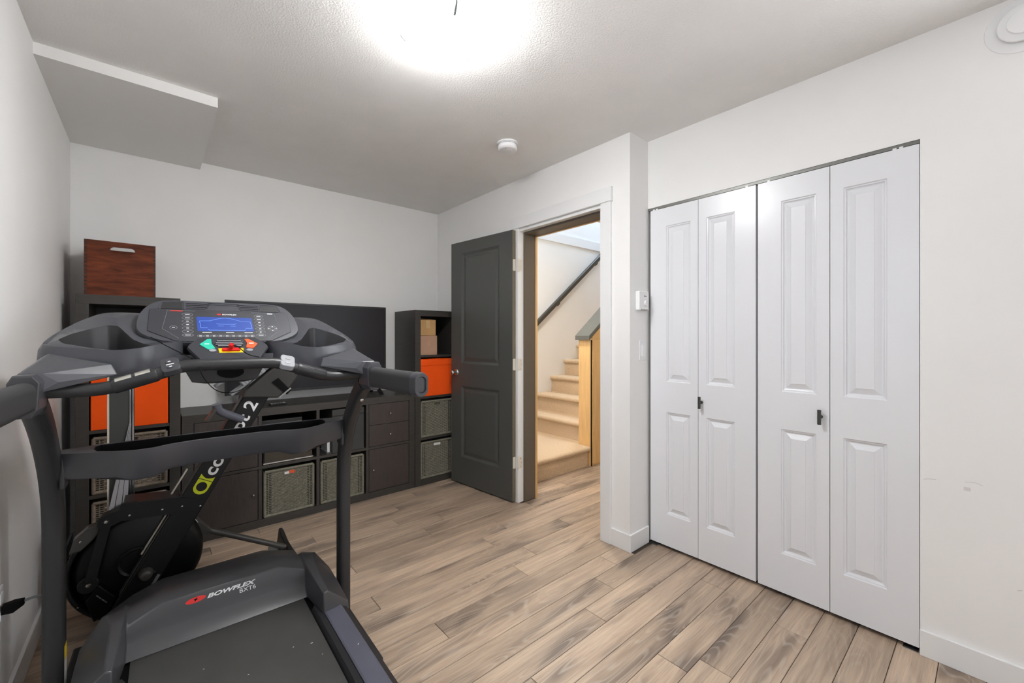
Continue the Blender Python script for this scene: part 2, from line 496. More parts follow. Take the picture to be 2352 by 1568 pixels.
# floor: sub-floor slab, every plank a piece of its own
floor = struct(link('floor', bx((-0.46, 3.05, YR - 0.1, 1.5, -0.06, -0.004), (-0.46, 4.6, 1.5, 3.62, -0.06, -0.004)), 'subfloor', smooth=False))
PW, PL = 0.1215, 1.315
JOINT = {-5: 2.055, -3: 1.51, -1: 1.052, 0: 1.509, 1: 1.736, 2: 1.932, 3: 0.934, 4: 1.492, 5: 1.672, 6: 0.797, 7: 1.553,
         8: 1.758, 9: 0.822, 10: 1.34, 11: 1.52, 14: 1.354, 15: 1.575}
def plank(x0, x1, y0, y1):
    g = 0.0011
    x0 += g; x1 -= g; y0 += g; y1 -= g
    if x1 - x0 < 0.02 or y1 - y0 < 0.01: return
    b = 0.0012
    bm = bmesh.new()
    lo = [(x0, y0), (x1, y0), (x1, y1), (x0, y1)]
    hi = [(x0 + b, y0 + b), (x1 - b, y0 + b), (x1 - b, y1 - b), (x0 + b, y1 - b)]
    loft(bm, [[(x, y, -0.004) for x, y in lo], [(x, y, -b) for x, y in lo], [(x, y, 0) for x, y in hi]])
    cx, cy = (x0 + x1) / 2, (y0 + y1) / 2
    me = bpy.data.meshes.new('plank')
    bmesh.ops.recalc_face_normals(bm, faces=bm.faces)
    bmesh.ops.translate(bm, verts=bm.verts, vec=(-cx, -cy, 0))
    bm.to_mesh(me); bm.free(); me.materials.append(M['plank'])
    o = bpy.data.objects.new('plank', me); COL.objects.link(o); o.parent = floor
    o.location = Vector((cx, cy, 0)) - ORG[floor.name]
YPL = -1.3                                   # planks are laid one by one as far as the picture could show
link('far_planks', bx((XL, XC, YR, YPL, -0.004, -0.0005)), 'plank', floor, smooth=False)['kind'] = 'stuff'
k0 = math.floor((YPL - 1.115) / PW)
k1 = math.ceil((3.547 - 1.115) / PW)
for k in range(k0, k1):
    y0 = max(YPL, 1.115 + k * PW); y1 = min(YB, 1.115 + (k + 1) * PW)
    ym = (y0 + y1) / 2
    j = JOINT.get(k)
    if j is None: j = random.uniform(0, PL)
    while j > XL: j -= PL
    if ym < YE: spans = [(XL, 2.33)]
    elif ym < 1.59: spans = [(XL, XD), (XH, 4.6)] if ym > 1.5 else [(XL, XD)]
    elif ym < 2.35: spans = [(XL, 4.6)]
    elif y0 < 2.575: spans = [(XL, XD), (XH, 4.6)]
    else: spans = [(XL, XD)]
    for a, b in spans:
        y1c = y1
        if a > 2 or b > 4:
            y1c = min(y1, 2.60)
        cuts = [a] + [j + n * PL for n in range(0, 6) if a < j + n * PL < b] + [b]
        for c0, c1 in zip(cuts, cuts[1:]): plank(c0, c1, y0, y1c)

bm = bmesh.new(); prism(bm, [(YR - 0.1, 0), (YB, 0), (YB, ZC), (YR - 0.1, ZC)], [[(0.02, 1.17), (1.08, 1.17), (1.08, 2.03), (0.02, 2.03)]], YZ, XL - 0.10, XL)
struct(link('wall_left', bm, 'wall', smooth=False))
struct(link('wall_back', bx((XL - 0.10, XH, YB, 3.62, 0, ZC)), 'wall', smooth=False))
bm = bmesh.new(); prism(bm, [(YE, 0), (1.572, 0), (1.572, 2.058), (2.368, 2.058), (2.368, 0), (YB, 0), (YB, ZC), (YE, ZC)], None, YZ, XD, XH)
struct(link('wall_right', bm, 'wall', smooth=False))
bm = bmesh.new(); prism(bm, [(YR - 0.1, 0), (0.195, 0), (0.195, 2.03), (YE, 2.03), (YE, ZC), (YR - 0.1, ZC)], [[(-1.17, 0.90), (-0.27, 0.90), (-0.27, 2.10), (-1.17, 2.10)]], YZ, XC, 2.39)
struct(link('wall_closet_front', bm, 'wall', smooth=False))
w2 = sroot('window_2', (XC + 0.05, -0.72, 0.90))  # invented window out of view, made to carry the fill light
bm = bmesh.new(); prism(bm, [(-1.17, 0.90), (-0.27, 0.90), (-0.27, 2.10), (-1.17, 2.10)], [[(-1.12, 0.95), (-0.32, 0.95), (-0.32, 2.05), (-1.12, 2.05)]], YZ, XC + 0.03, XC + 0.08)
link('window_frame', bm, 'trim', w2, smooth=False)
link('mullion', bx((XC + 0.035, XC + 0.075, -0.735, -0.705, 0.95, 2.05)), 'trim', w2, smooth=False)
link('pane', bx((XC + 0.053, XC + 0.057, -1.12, -0.735, 0.95, 2.05)), 'glass', w2, smooth=False)
link('pane', bx((XC + 0.053, XC + 0.057, -0.705, -0.32, 0.95, 2.05)), 'glass', w2, smooth=False)
struct(link('wall_closet_side', bx((XH, 4.6, YE, 1.50, 0, ZC)), 'wall', smooth=False))
struct(link('wall_closet_inner', bx((2.95, 3.05, 0.05, YE, 0, ZC), (2.39, 2.95, 0.05, 0.15, 0, ZC)), 'wall', smooth=False))
bm = bmesh.new(); prism(bm, [(XL, 0), (XC, 0), (XC, ZC), (XL, ZC)], [[(1.25, 0.85), (2.15, 0.85), (2.15, 2.15), (1.25, 2.15)]], XZ, YR - 0.1, YR)
struct(link('wall_rear', bm, 'wall', smooth=False))
w3 = sroot('window_3', (1.70, YR - 0.06, 0.85))  # added unseen window, frames the fill from the rear
bm = bmesh.new(); prism(bm, [(1.25, 0.85), (2.15, 0.85), (2.15, 2.15), (1.25, 2.15)], [[(1.30, 0.90), (2.10, 0.90), (2.10, 2.10), (1.30, 2.10)]], XZ, YR - 0.09, YR - 0.03)
link('window_frame', bm, 'trim', w3, smooth=False)
link('mullion', bx((1.685, 1.715, YR - 0.08, YR - 0.04, 0.90, 2.10)), 'trim', w3, smooth=False)
link('pane', bx((1.30, 1.685, YR - 0.064, YR - 0.060, 0.90, 2.10)), 'glass', w3, smooth=False)
link('pane', bx((1.715, 2.10, YR - 0.064, YR - 0.060, 0.90, 2.10)), 'glass', w3, smooth=False)
ceiling = struct(link('ceiling', bx((XL - 0.1, XH, YR - 0.1, 3.62, ZC, ZC + 0.12), (XH, 3.05, YR - 0.1, 1.5, ZC, ZC + 0.12)), 'ceiling', smooth=False))
link('bulkhead', bx((XL, 0.249, 2.535, YB, 2.391, ZC)), 'bulkhead', ceiling, smooth=False)

# hall and stairwell shell
struct(link('ceiling_hall', bx((XH, 4.6, 1.5, 2.697, ZC, ZC + 0.12)), mat('hall_ceiling_paint', rgb(238, 228, 210), 0.8), smooth=False))
struct(link('wall_stair', bx((XH, 6.2, 3.62, 3.72, 0, 5.2)), 'wall_warm', smooth=False))
struct(link('trim_3', bx((XH, 6.2, 3.602, 3.62, 2.442, 2.556)), 'trim', smooth=False))
struct(link('wall_stair_end', bx((6.2, 6.3, 2.6, 3.72, 0, 5.2)), 'wall_warm', smooth=False))
struct(link('wall_hall_end', bx((4.6, 4.7, 1.39, 2.557, 0, ZC + 0.12)), 'wall_warm', smooth=False))
struct(link('wall_upper', bx((XH, 6.2, 2.60, 2.697, ZC + 0.12, 5.2), (XH - 0.1, XH, 2.60, 3.72, ZC + 0.12, 5.2), (4.7, 6.2, 2.557, 2.60, ZC, 5.2)), 'wall_warm', smooth=False))
struct(link('ceiling_stair', bx((XH - 0.1, 6.3, 2.6, 3.72, 5.2, 5.3)), 'ceiling', smooth=False))

# baseboards
BH = 0.10
struct(link('baseboard_left', bx((XL, XL + 0.012, YR, YB, 0, BH)), 'trim', smooth=False, bevel=0.002))
struct(link('baseboard_back', bx((XL + 0.012, XD, YB - 0.012, YB, 0, BH)), 'trim', smooth=False))
struct(link('baseboard_right', bx((XD - 0.012, XD, 2.44, YB - 0.012, 0, BH)), 'trim', smooth=False))
bm = bmesh.new(); prism(bm, [(XD - 0.012, YE - 0.012), (XC - 0.004, YE - 0.012), (XC - 0.004, YE), (XD, YE), (XD, 1.514), (XD - 0.012, 1.514)], None, XY, 0, BH)
struct(link('baseboard_pillar', bm, 'trim', smooth=False, bevel=0.002))
struct(link('baseboard_closet', bx((XC - 0.012, XC, YR, 0.195, 0, BH)), 'trim', smooth=False, bevel=0.002))
struct(link('baseboard_rear', bx((XL + 0.012, XC - 0.012, YR, YR + 0.012, 0, BH)), 'trim', smooth=False))

# scuffs on the wall beside the closet
wc = bpy.data.objects['wall_closet_front']
sm = mat('scuff', rgb(198, 192, 188), 0.7)
def scuff(pts, w):
    bm = bmesh.new(); tube(bm, [(XC - 0.0002, y, z) for y, z in pts], w, 5)
    link('scuff', bm, sm, wc, smooth=False)
scuff([(0.185, 0.690), (0.170, 0.695), (0.150, 0.698)], 0.0007)
scuff([(0.075, 0.708), (0.050, 0.712), (0.030, 0.705)], 0.0006)
scuff([(-0.05, 0.36), (-0.06, 0.365)], 0.0008)
link('scuff', bx((XC - 0.0006, XC, 0.060, 0.078, 0.676, 0.690)), mat('scuff_patch', rgb(222, 219, 216), 0.7), wc, smooth=False)

# window in the left wall (outside the picture; its daylight is seen mirrored in the doors)
w = sroot('window_1', (XL - 0.06, 0.55, 1.17))
bm = bmesh.new(); prism(bm, [(0.02, 1.17), (1.08, 1.17), (1.08, 2.03), (0.02, 2.03)], [[(0.07, 1.22), (1.03, 1.22), (1.03, 1.98), (0.07, 1.98)]], YZ, XL - 0.09, XL - 0.03)
link('window_frame', bm, 'trim', w, smooth=False)
link('mullion', bx((XL - 0.08, XL - 0.04, 0.535, 0.565, 1.22, 1.98)), 'trim', w, smooth=False)
link('pane', bx((XL - 0.064, XL - 0.060, 0.07, 0.535, 1.22, 1.98)), 'glass', w, smooth=False)
link('pane', bx((XL - 0.064, XL - 0.060, 0.565, 1.03, 1.22, 1.98)), 'glass', w, smooth=False)

# door casing, jamb
t1 = sroot('trim_1', (XD, 1.97, 0))
link('side_casing', bx((2.088, XD, 1.514, 1.590, 0, 2.068)), 'trim', t1, smooth=False, bevel=0.0015)
link('side_casing', bx((2.088, XD, 2.352, 2.428, 0, 2.068)), 'trim', t1, smooth=False, bevel=0.0015)
link('head_casing', bx((2.082, XD, 1.506, 2.436, 2.068, 2.155)), 'trim', t1, smooth=False, bevel=0.0015)
link('jamb', bx((XD - 0.012, XH, 2.350, 2.368, 0, 2.058)), 'trim', t1, smooth=False)
link('jamb', bx((XD - 0.012, XH, 1.572, 1.582, 0, 2.058)), 'trim', t1, smooth=False)
link('head_jamb', bx((XD - 0.006, XH, 1.582, 2.350, 2.044, 2.058)), 'trim', t1, smooth=False)
link('door_stop', bx((2.142, XH + 0.004, 2.336, 2.350, 0, 2.044)), 'jamb', t1, smooth=False)
link('door_stop', bx((2.142, XH + 0.004, 1.582, 1.594, 0, 2.044)), 'jamb', t1, smooth=False)
link('head_stop', bx((2.142, XH + 0.004, 1.594, 2.336, 2.028, 2.044)), 'jamb', t1, smooth=False)
link('hall_casing', bx((XH + 0.004, XH + 0.022, 2.330, 2.42, 0, 2.028)), 'maple', t1, smooth=False)
link('hall_casing', bx((XH + 0.004, XH + 0.022, 1.51, 1.590, 0, 2.028)), 'maple', t1, smooth=False)
link('hall_head_casing', bx((XH + 0.004, XH + 0.022, 1.51, 2.42, 2.024, 2.10)), 'maple', t1, smooth=False)

# ------------------------------------------------------------------ panelled doors
def door_bm(W, Z0, Z1, T, x0, x1, panels, prof, to3):
    """to3(a, z, d): a along the door, z height, d depth behind the face"""
    bm = bmesh.new()
    xs = [0, x0, x1, W]; zs = [Z0]
    for p in panels: zs += [p[0], p[1]]
    zs.append(Z1)
    for i in range(3):
        for j in range(len(zs) - 1):
            if i == 1 and j % 2 == 1:
                rect = lambda s: (xs[1] + s, xs[2] - s, zs[j] + s, zs[j + 1] - s)
                prev = None
                for s, d in prof:
                    a, b, c, e = rect(s)
                    cur = [bm.verts.new(to3(*q, d)) for q in ((a, c), (b, c), (b, e), (a, e))]
                    if prev:
                        for k in range(4): bm.faces.new((prev[k], prev[(k + 1) % 4], cur[(k + 1) % 4], cur[k]))
                    prev = cur
                bm.faces.new(prev)
            else:
                bm.faces.new([bm.verts.new(to3(*q, 0)) for q in ((xs[i], zs[j]), (xs[i + 1], zs[j]), (xs[i + 1], zs[j + 1]), (xs[i], zs[j + 1]))])
    # edges and back
    f = [(0, Z0), (W, Z0), (W, Z1), (0, Z1)]
    back = [bm.verts.new(to3(a, z, T)) for a, z in f]
    bm.faces.new(back)
    for k in range(4):
        p, q = f[k], f[(k + 1) % 4]
        bm.faces.new([bm.verts.new(to3(*p, 0)), bm.verts.new(to3(*q, 0)), back[(k + 1) % 4], back[k]])
    bmesh.ops.remove_doubles(bm, verts=bm.verts, dist=1e-6)
    return bm

# the dark door standing open
P0 = Vector((2.050, 2.372)); DE = Vector((-0.1075, 0.9942)); DN = Vector((-0.9942, -0.1075))
DW = 0.725
def dpt(a, z, d):
    q = P0 + DE * a - DN * d
    return (q.x, q.y, z)
d1 = sroot('door_1', (P0.x, P0.y, 0.012))
link('slab', door_bm(DW, 0.012, 2.055, 0.035, 0.138, 0.592, [(0.234, 0.836), (1.025, 1.960)],
     [(0, 0), (0.008, 0.004), (0.020, 0.011), (0.030, 0.011), (0.050, 0.005)], dpt), 'door', d1, smooth=False)
bm = bmesh.new()
vs = [bm.verts.new(dpt(a, z, d)) for z in (0.012, 2.055) for d in (0.0015, 0.0335) for a in (-0.0012, 0.0)]
for f in ((0, 2, 3, 1), (4, 5, 7, 6), (0, 1, 5, 4), (2, 6, 7, 3), (0, 4, 6, 2), (1, 3, 7, 5)): bm.faces.new([vs[i] for i in f])
link('door_edge', bm, 'olive', d1, smooth=False)
# round chrome knob
kp = dpt(0.655, 0.948, 0)
bm = bmesh.new(); lathe(bm, [(0, 0), (0.029, 0), (0.029, 0.004), (0.024, 0.009), (0.011, 0.012), (0.010, 0.028), (0.016, 0.033), (0.0245, 0.043), (0.025, 0.050), (0.020, 0.059), (0.008, 0.063), (0, 0.063)], axis(kp, (DN.x, DN.y, 0)), 28)
link('knob', bm, 'chrome', d1, ang=50)
# hinges
for zc in (1.792, 1.042, 0.301):
    bm = bmesh.new()
    prism(bm, rrect(0.032, 0.088, 0.008, 4, 2.108, zc), None, lambda a, b, d: (a, d, b), 2.3470, 2.3500)
    ho = link('hinge', bm, 'hinge', d1, smooth=False)
    bm = bmesh.new()
    pr = rrect(0.030, 0.088, 0.008, 4, 0.019, zc)
    prism(bm, pr, None, lambda a, b, d: dpt(-d, b, a), 0.0012, 0.0042)
    link('hinge_leaf', bm, 'hinge', ho, smooth=False)
    bm = bmesh.new(); tube(bm, [(2.088, 2.3500, zc - 0.05), (2.088, 2.3500, zc + 0.047)], 0.0052, 10)
    link('hinge_pin', bm, 'hinge', ho)
    for dz in (-0.03, 0, 0.03):
        bm = bmesh.new(); lathe(bm, [(0, 0.0012), (0.0032, 0.001), (0.0036, 0)], axis((2.111 + (0.006 if dz == 0 else 0), 2.347, zc + dz), (0, -1, 0)), 10)
        link('screw', bm, 'chrome', ho)

# closet bifold doors
PROF = [(0, 0), (0.003, 0.0050), (0.008, 0.0055), (0.010, 0.0105), (0.015, 0.0130), (0.018, 0.0130), (0.040, 0.0030), (0.0415, 0.0008)]
def leaf(y0, y1, ya, yb, parent):
    to3 = lambda a, z, d: (XC + d, y0 - a, z)
    return link('leaf', door_bm(y0 - y1, 0.020, 2.012, 0.032, y0 - ya, y0 - yb, [(0.206, 0.806), (0.986, 1.903)], PROF, to3), 'closet', parent, smooth=False)
for n, (la, lb, ky) in enumerate((((1.371, 1.0795, 1.269, 1.122), (1.0770, 0.787, 1.034, 0.886), 1.061), ((0.777, 0.4858, 0.676, 0.535), (0.4832, 0.197, 0.436, 0.292), 0.518))):
    d = sroot('door_%d' % (n + 2), (XC, (la[0] + lb[1]) / 2, 0.02))
    leaf(*la, d); leaf(*lb, d)
    bm = bmesh.new(); lathe(bm, [(0, 0), (0.0085, 0), (0.0085, 0.002), (0.006, 0.004), (0.006, 0.022), (0, 0.022)], axis((XC, ky, 0.888), (-1, 0, 0)), 14)
    ko = link('knob', bm, 'knob', d)
    bm = bmesh.new(); tube(bm, [(XC - 0.026, ky, 0.855), (XC - 0.026, ky, 0.921)], 0.0075, 14)
    link('knob_bar', bm, 'knob', ko)
t2 = sroot('trim_2', (XC + 0.02, 0.78, 2.013))
link('track', bx((XC + 0.004, XC + 0.034, 0.197, 1.385, 2.016, 2.030)), 'track', t2, smooth=False)
for y in (1.33, 0.83, 0.73, 0.25, 1.35, 0.27):
    link('pivot', bx((XC + 0.001, XC + 0.02, y - 0.006, y + 0.006, 2.0125, 2.0185)), 'white_plastic', t2, smooth=False)
link('floor_bracket', bx((XC - 0.012, XC + 0.03, 1.325, 1.372, 0.0, 0.004)), 'chrome', t2, smooth=False)
link('floor_bracket', bx((XC - 0.006, XC + 0.03, 0.2, 0.245, 0.0, 0.004)), 'chrome', t2, smooth=False)

# ------------------------------------------------------------------ stairs
st = thing('staircase', 'beige carpeted stairs climbing behind the open doorway', 'stairs', (2.9, 3.1, 0))
def step_prof(n0, z0, z1, depth):
    pr = [(n0 + 0.032, z0), (n0 + 0.032, z1 - 0.050)]
    for k in range(7):
        a = R(-90 - 180 * k / 6)
        pr.append((n0 + 0.022 + 0.022 * math.cos(a), z1 - 0.024 + 0.024 * math.sin(a)))
    pr += [(n0 + depth, z1), (n0 + depth, z0)]
    return pr
bm = bmesh.new(); prism(bm, step_prof(2.548, 0, 0.193, 3.618 - 2.548), None, YZ, XH + 0.002, 3.196)
link('landing', bm, 'carpet', st, ang=50)
link('landing_back', bx((3.196, 3.31, 2.699, 3.618, 0, 0.193)), 'carpet', st, smooth=False)
for k in range(2, 13):
    n0 = 3.253 + 0.247 * (k - 2)
    bm = bmesh.new(); prism(bm, step_prof(n0, 0.193 * (k - 1) - (0.02 if k > 2 else 0), 0.193 * k, 0.30), None, XZ, 2.699, 3.618)
    link('step', bm, 'carpet', st, ang=50)
bm = bmesh.new(); prism(bm, [(3.55, 0), (6.19, 0), (6.19, 2.0), (5.95, 2.06), (3.56, 0.19)], None, XZ, 2.72, 3.60)
link('stringer', bm, 'carpet', st, smooth=False)

hr = thing('handrail', 'dark sloping handrail fixed to the white stair wall', 'handrail', (4.2, 3.56, 1.0))
bm = bmesh.new(); sweep(bm, [(2.95, 3.560, 1.015), (5.6, 3.560, 3.072)], rrect(0.044, 0.058, 0.016, 4), (0, 1, 0))
link('rail', bm, 'rail', hr)
for x in (3.05, 3.86, 4.62, 5.3):
    z = 1.015 + (x - 2.95) * 0.776
    bm = bmesh.new(); tube(bm, smooth_path([(x, 3.562, z - 0.03), (x, 3.562, z - 0.055), (x + 0.0, 3.59, z - 0.075), (x, 3.619, z - 0.075)]), 0.006, 8)
    link('bracket', bm, 'rail', hr)

hw = sroot('wall_stair_half', (3.9, 2.627, 0))
sl = 0.765
bm = bmesh.new(); prism(bm, [(3.200, 0), (6.19, 0), (6.19, 1.225 + 0.0 + (6.19 - 3.2) * sl), (3.200, 1.225)], None, XZ, 2.557, 2.697)
link('end_panel', bm, 'maple', hw, smooth=False)
link('cupboard_door', bx((3.232, 3.75, 2.549, 2.557, 0.018, 1.222)), 'maple', hw, smooth=False, bevel=0.002)
link('panel_gap', bx((3.214, 3.232, 2.5555, 2.557, 0.0, 1.222)), 'dark', hw, smooth=False)
link('upper_panel', bx((3.232, 4.55, 2.551, 2.557, 1.236, 1.25)), 'maple', hw, smooth=False)
bm = bmesh.new(); prism(bm, [(3.168, 1.222), (3.168, 1.262), (6.19, 1.262 + (6.19 - 3.168) * sl), (6.19, 1.222 + (6.19 - 3.168) * sl)], None, XZ, 2.540, 2.715)
link('cap', bm, 'cap', hw, smooth=False)

# ------------------------------------------------------------------ fixtures on walls and ceiling
def ceiling_lamp(name, label, loc, r, glass):
    t = thing(name, label, 'ceiling lamp', loc)
    x, y, z = loc
    bm = bmesh.new(); lathe(bm, [(0, 0), (r * 0.72, 0), (r * 0.72, -0.02), (r * 0.66, -0.026), (0, -0.026)], Matrix.Translation(loc), 40)
    link('ceiling_pan', bm, 'white_plastic', t)
    bm = bmesh.new()
    pr = [(r, -0.024), (r * 1.0, -0.028)]
    for k in range(1, 9):
        a = R(90 * k / 8)
        pr.append((r * math.cos(a) * 0.99, -0.028 - 0.090 * (r / 0.17) * math.sin(a)))
    pr.append((0, pr[-1][1])); pr[-2] = (0.001, pr[-2][1])
    pr = pr[:-2] + [(0, pr[-1][1])]
    lathe(bm, pr + [], Matrix.Translation(loc), 48)
    link('glass_bowl', bm, glass, t, ang=60)
    for a in (256, 137, 16):
        ca, sa = math.cos(R(a)), math.sin(R(a))
        pts = [(x + ca * r * f, y + sa * r * f, z + h) for f, h in ((0.6, -0.012), (1.02, -0.016), (1.06, -0.030), (1.03, -0.062), (0.90, -0.084))]
        bm = bmesh.new(); tube(bm, pts, 0.0055, 8)
        link('clip', bm, 'rower_grey', t)
    return t
ceiling_lamp('ceiling_lamp', 'glowing white glass bowl lamp with three small clips on the ceiling', (0.822, 1.350, ZC), 0.150, 'lamp_glass')
ceiling_lamp('hall_lamp', 'warm glass bowl lamp on the hall ceiling above the stair landing', (2.60, 2.52, ZC), 0.115, 'hall_glass')

sd = thing('smoke_detector', 'round white smoke detector on the ceiling before the open doorway', 'smoke detector', (1.66, 1.965, ZC))
bm = bmesh.new(); lathe(bm, [(0, 0), (0.066, 0), (0.066, -0.007), (0.060, -0.009), (0, -0.009)], Matrix.Translation((1.66, 1.965, ZC)), 40)
link('mounting_ring', bm, 'white_plastic', sd)
bm = bmesh.new(); lathe(bm, [(0.058, -0.009), (0.059, -0.034), (0.054, -0.042), (0.050, -0.044), (0, -0.044)], Matrix.Translation((1.66, 1.965, ZC)), 40)
link('housing', bm, 'white_plastic', sd)
bm = bmesh.new(); lathe(bm, [(0.0582, -0.0125), (0.0594, -0.0125), (0.0594, -0.0140), (0.0582, -0.0140)], Matrix.Translation((1.66, 1.965, ZC)), 40)
link('vent_slot', bm, 'track', sd)
bm = bmesh.new(); lathe(bm, [(0, -0.0455), (0.003, -0.0455), (0.003, -0.043)], Matrix.Translation((1.625, 1.945, ZC)), 10)
link('indicator', bm, 'dark', sd)
bm = bmesh.new(); lathe(bm, [(0, -0.0462), (0.011, -0.0455), (0.012, -0.043)], Matrix.Translation((1.672, 1.955, ZC)), 16)
link('test_button', bm, 'white_plastic', sd)

vt = thing('wall_vent', 'round white air vent high on the wall by the closet', 'vent', (XC, -0.066, 2.335))
ax = axis((XC, -0.066, 2.335), (-1, 0, 0))
bm = bmesh.new(); lathe(bm, [(0, 0), (0.094, 0), (0.093, 0.003), (0.070, 0.007), (0, 0.007)], ax, 48); link('back_plate', bm, 'white_plastic', vt)
bm = bmesh.new(); lathe(bm, [(0.030, 0.012), (0.062, 0.016), (0.064, 0.019), (0.062, 0.022), (0.043, 0.029), (0.030, 0.029)], ax, 48); link('ring', bm, 'white_plastic', vt)
bm = bmesh.new(); lathe(bm, [(0.0, 0.006), (0.030, 0.006), (0.030, 0.028), (0.043, 0.030), (0.041, 0.034), (0, 0.038)], ax, 48); link('centre_disc', bm, 'white_plastic', vt)

th = thing('thermostat', 'white thermostat with dial on the short wall beside the closet', 'thermostat', (2.225, YE, 1.46))
link('body', bx((2.160, 2.262, 1.362, YE, 1.408, 1.520)), 'white_plastic', th, smooth=False, bevel=0.004)
bm = bmesh.new(); lathe(bm, [(0, 0.011), (0.015, 0.011), (0.017, 0.009), (0.017, 0)], axis((2.226, 1.362, 1.449), (0, -1, 0)), 24); link('dial', bm, 'white_plastic', th)
for k in range(6):
    link('vent_slot', bx((2.182 + k * 0.012, 2.187 + k * 0.012, 1.3615, 1.375, 1.4075, 1.414)), 'track', th, smooth=False)
link('printed_mark', bx((2.211, 2.217, 1.3612, 1.363, 1.4885, 1.4945), (2.219, 2.236, 1.3612, 1.363, 1.490, 1.493)), 'knob', th, smooth=False)

sw = thing('light_switch', 'white rocker light switch under the thermostat', 'light switch', (2.234, YE, 1.168))
link('plate', bx((2.198, 2.270, YE - 0.006, YE, 1.109, 1.227)), 'white_plastic', sw, smooth=False, bevel=0.002)
link('rocker', bx((2.218, 2.250, YE - 0.010, YE - 0.004, 1.134, 1.201)), 'white_plastic', sw, smooth=False, bevel=0.0015)

ot = thing('wall_outlet', 'white power outlet low on the left wall', 'outlet', (XL, 2.029, 0.348))
link('plate', bx((XL, XL + 0.006, 1.994, 2.064, 0.348, 0.463)), 'white_plastic', ot, smooth=False, bevel=0.002)
link('socket', bx((XL + 0.005, XL + 0.009, 2.012, 2.046, 0.418, 0.448)), 'white_plastic', ot, smooth=False, bevel=0.002)
link('socket', bx((XL + 0.005, XL + 0.009, 2.012, 2.046, 0.366, 0.396)), 'white_plastic', ot, smooth=False, bevel=0.002)
pc = thing('power_cord', 'black plug and grey cord leaving the left wall outlet', 'power cord', (XL + 0.012, 2.02, 0.40))
bm = bmesh.new(); hull(bm, [(XL + 0.0095, y, z) for y in (2.009, 2.035) for z in (0.386, 0.412)] + [(XL + 0.034, y, z) for y in (2.006, 2.036) for z in (0.385, 0.416)] + [(XL + 0.056, y, z) for y in (2.015, 2.030) for z in (0.398, 0.416)])
link('plug', bm, 'dark', pc, smooth=False, bevel=0.002)
bm = bmesh.new(); tube(bm, smooth_path([(XL + 0.050, 2.022, 0.408), (XL + 0.085, 2.022, 0.413), (XL + 0.115, 2.03, 0.40), (XL + 0.125, 2.05, 0.33), (XL + 0.105, 2.06, 0.20), (XL + 0.085, 2.05, 0.012), (XL + 0.08, 1.98, 0.006)], 3), 0.0042, 8)
link('cable', bm, 'rower_grey', pc)

# ------------------------------------------------------------------ shelving
YF = 3.150                       # front of the cube units
YK = 3.536                       # back
FR, DV = 0.050, 0.018            # outer frame and divider thickness
CH = 0.3305                      # cell height
def zrow(r): return FR + r * (CH + DV)
UH = FR * 2 + CH * 4 + DV * 3    # 1.476
CHH = FR * 2 + CH * 2 + DV       # console height

def tall_unit(label, x0, x1):
    t = thing('cube_shelf', label, 'shelf', ((x0 + x1) / 2, (YF + YK) / 2, 0), 'tall cube shelves either side of the low unit')
    link('side_board', bx((x0, x0 + FR, YF, YK, 0, UH - FR)), 'unit', t, smooth=False, bevel=0.001)
    link('side_board', bx((x1 - FR, x1, YF, YK, 0, UH - FR)), 'unit', t, smooth=False, bevel=0.001)
    link('top_board', bx((x0, x1, YF, YK, UH - FR, UH)), 'unit', t, smooth=False, bevel=0.001)
    link('bottom_board', bx((x0 + FR, x1 - FR, YF, YK, 0, FR)), 'unit', t, smooth=False, bevel=0.001)
    for r in (1, 2, 3):
        link('shelf_board', bx((x0 + FR, x1 - FR, YF + 0.003, YK - 0.008, zrow(r) - DV, zrow(r))), 'unit', t, smooth=False, bevel=0.001)
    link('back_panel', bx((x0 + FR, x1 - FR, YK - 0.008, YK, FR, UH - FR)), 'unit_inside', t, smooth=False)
    return t
LX0, LX1 = -0.304, 0.128
RX0, RX1 = 1.657, 2.093
tall_unit('tall black-brown cube shelf below the wooden crate', LX0, LX1)
tall_unit('tall black-brown cube shelf half hidden behind the dark door', RX0, RX1)

# low unit: 4 x 2 cells
CX0 = 0.134; CW = 0.3375; CD = 0.0207; CF = 0.056
def ccol(c): return CX0 + CF + c * (CW + CD)
CX1 = ccol(3) + CW + 0.050
cu = thing('media_unit', 'low black-brown cube unit of drawers and baskets under the television', 'media unit', ((CX0 + CX1) / 2, (YF + YK) / 2, 0))
link('side_board', bx((CX0, CX0 + CF, YF, YK, 0, CHH - FR)), 'unit', cu, smooth=False, bevel=0.001)
link('side_board', bx((CX1 - 0.05, CX1, YF, YK, 0, CHH - FR)), 'unit', cu, smooth=False, bevel=0.001)
link('top_board', bx((CX0, CX1, YF, YK, CHH - FR, CHH)), 'unit', cu, smooth=False, bevel=0.001)
link('bottom_board', bx((CX0 + CF, CX1 - 0.05, YF, YK, 0, FR)), 'unit', cu, smooth=False, bevel=0.001)
link('shelf_board', bx((CX0 + CF, CX1 - 0.05, YF + 0.003, YK - 0.008, zrow(1) - DV, zrow(1))), 'unit', cu, smooth=False, bevel=0.001)
for c in (1, 2, 3):
    link('divider_board', bx((ccol(c) - CD, ccol(c), YF + 0.003, YK - 0.008, FR, zrow(1) - DV)), 'unit', cu, smooth=False, bevel=0.001)
    link('divider_board', bx((ccol(c) - CD, ccol(c), YF + 0.003, YK - 0.008, zrow(1), CHH - FR)), 'unit', cu, smooth=False, bevel=0.001)
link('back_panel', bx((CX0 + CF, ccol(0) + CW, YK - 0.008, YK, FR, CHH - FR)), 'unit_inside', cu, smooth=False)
link('back_panel', bx((ccol(1), ccol(3) + CW, YK - 0.008, YK, FR, CHH - FR)), 'unit_inside', cu, smooth=False)
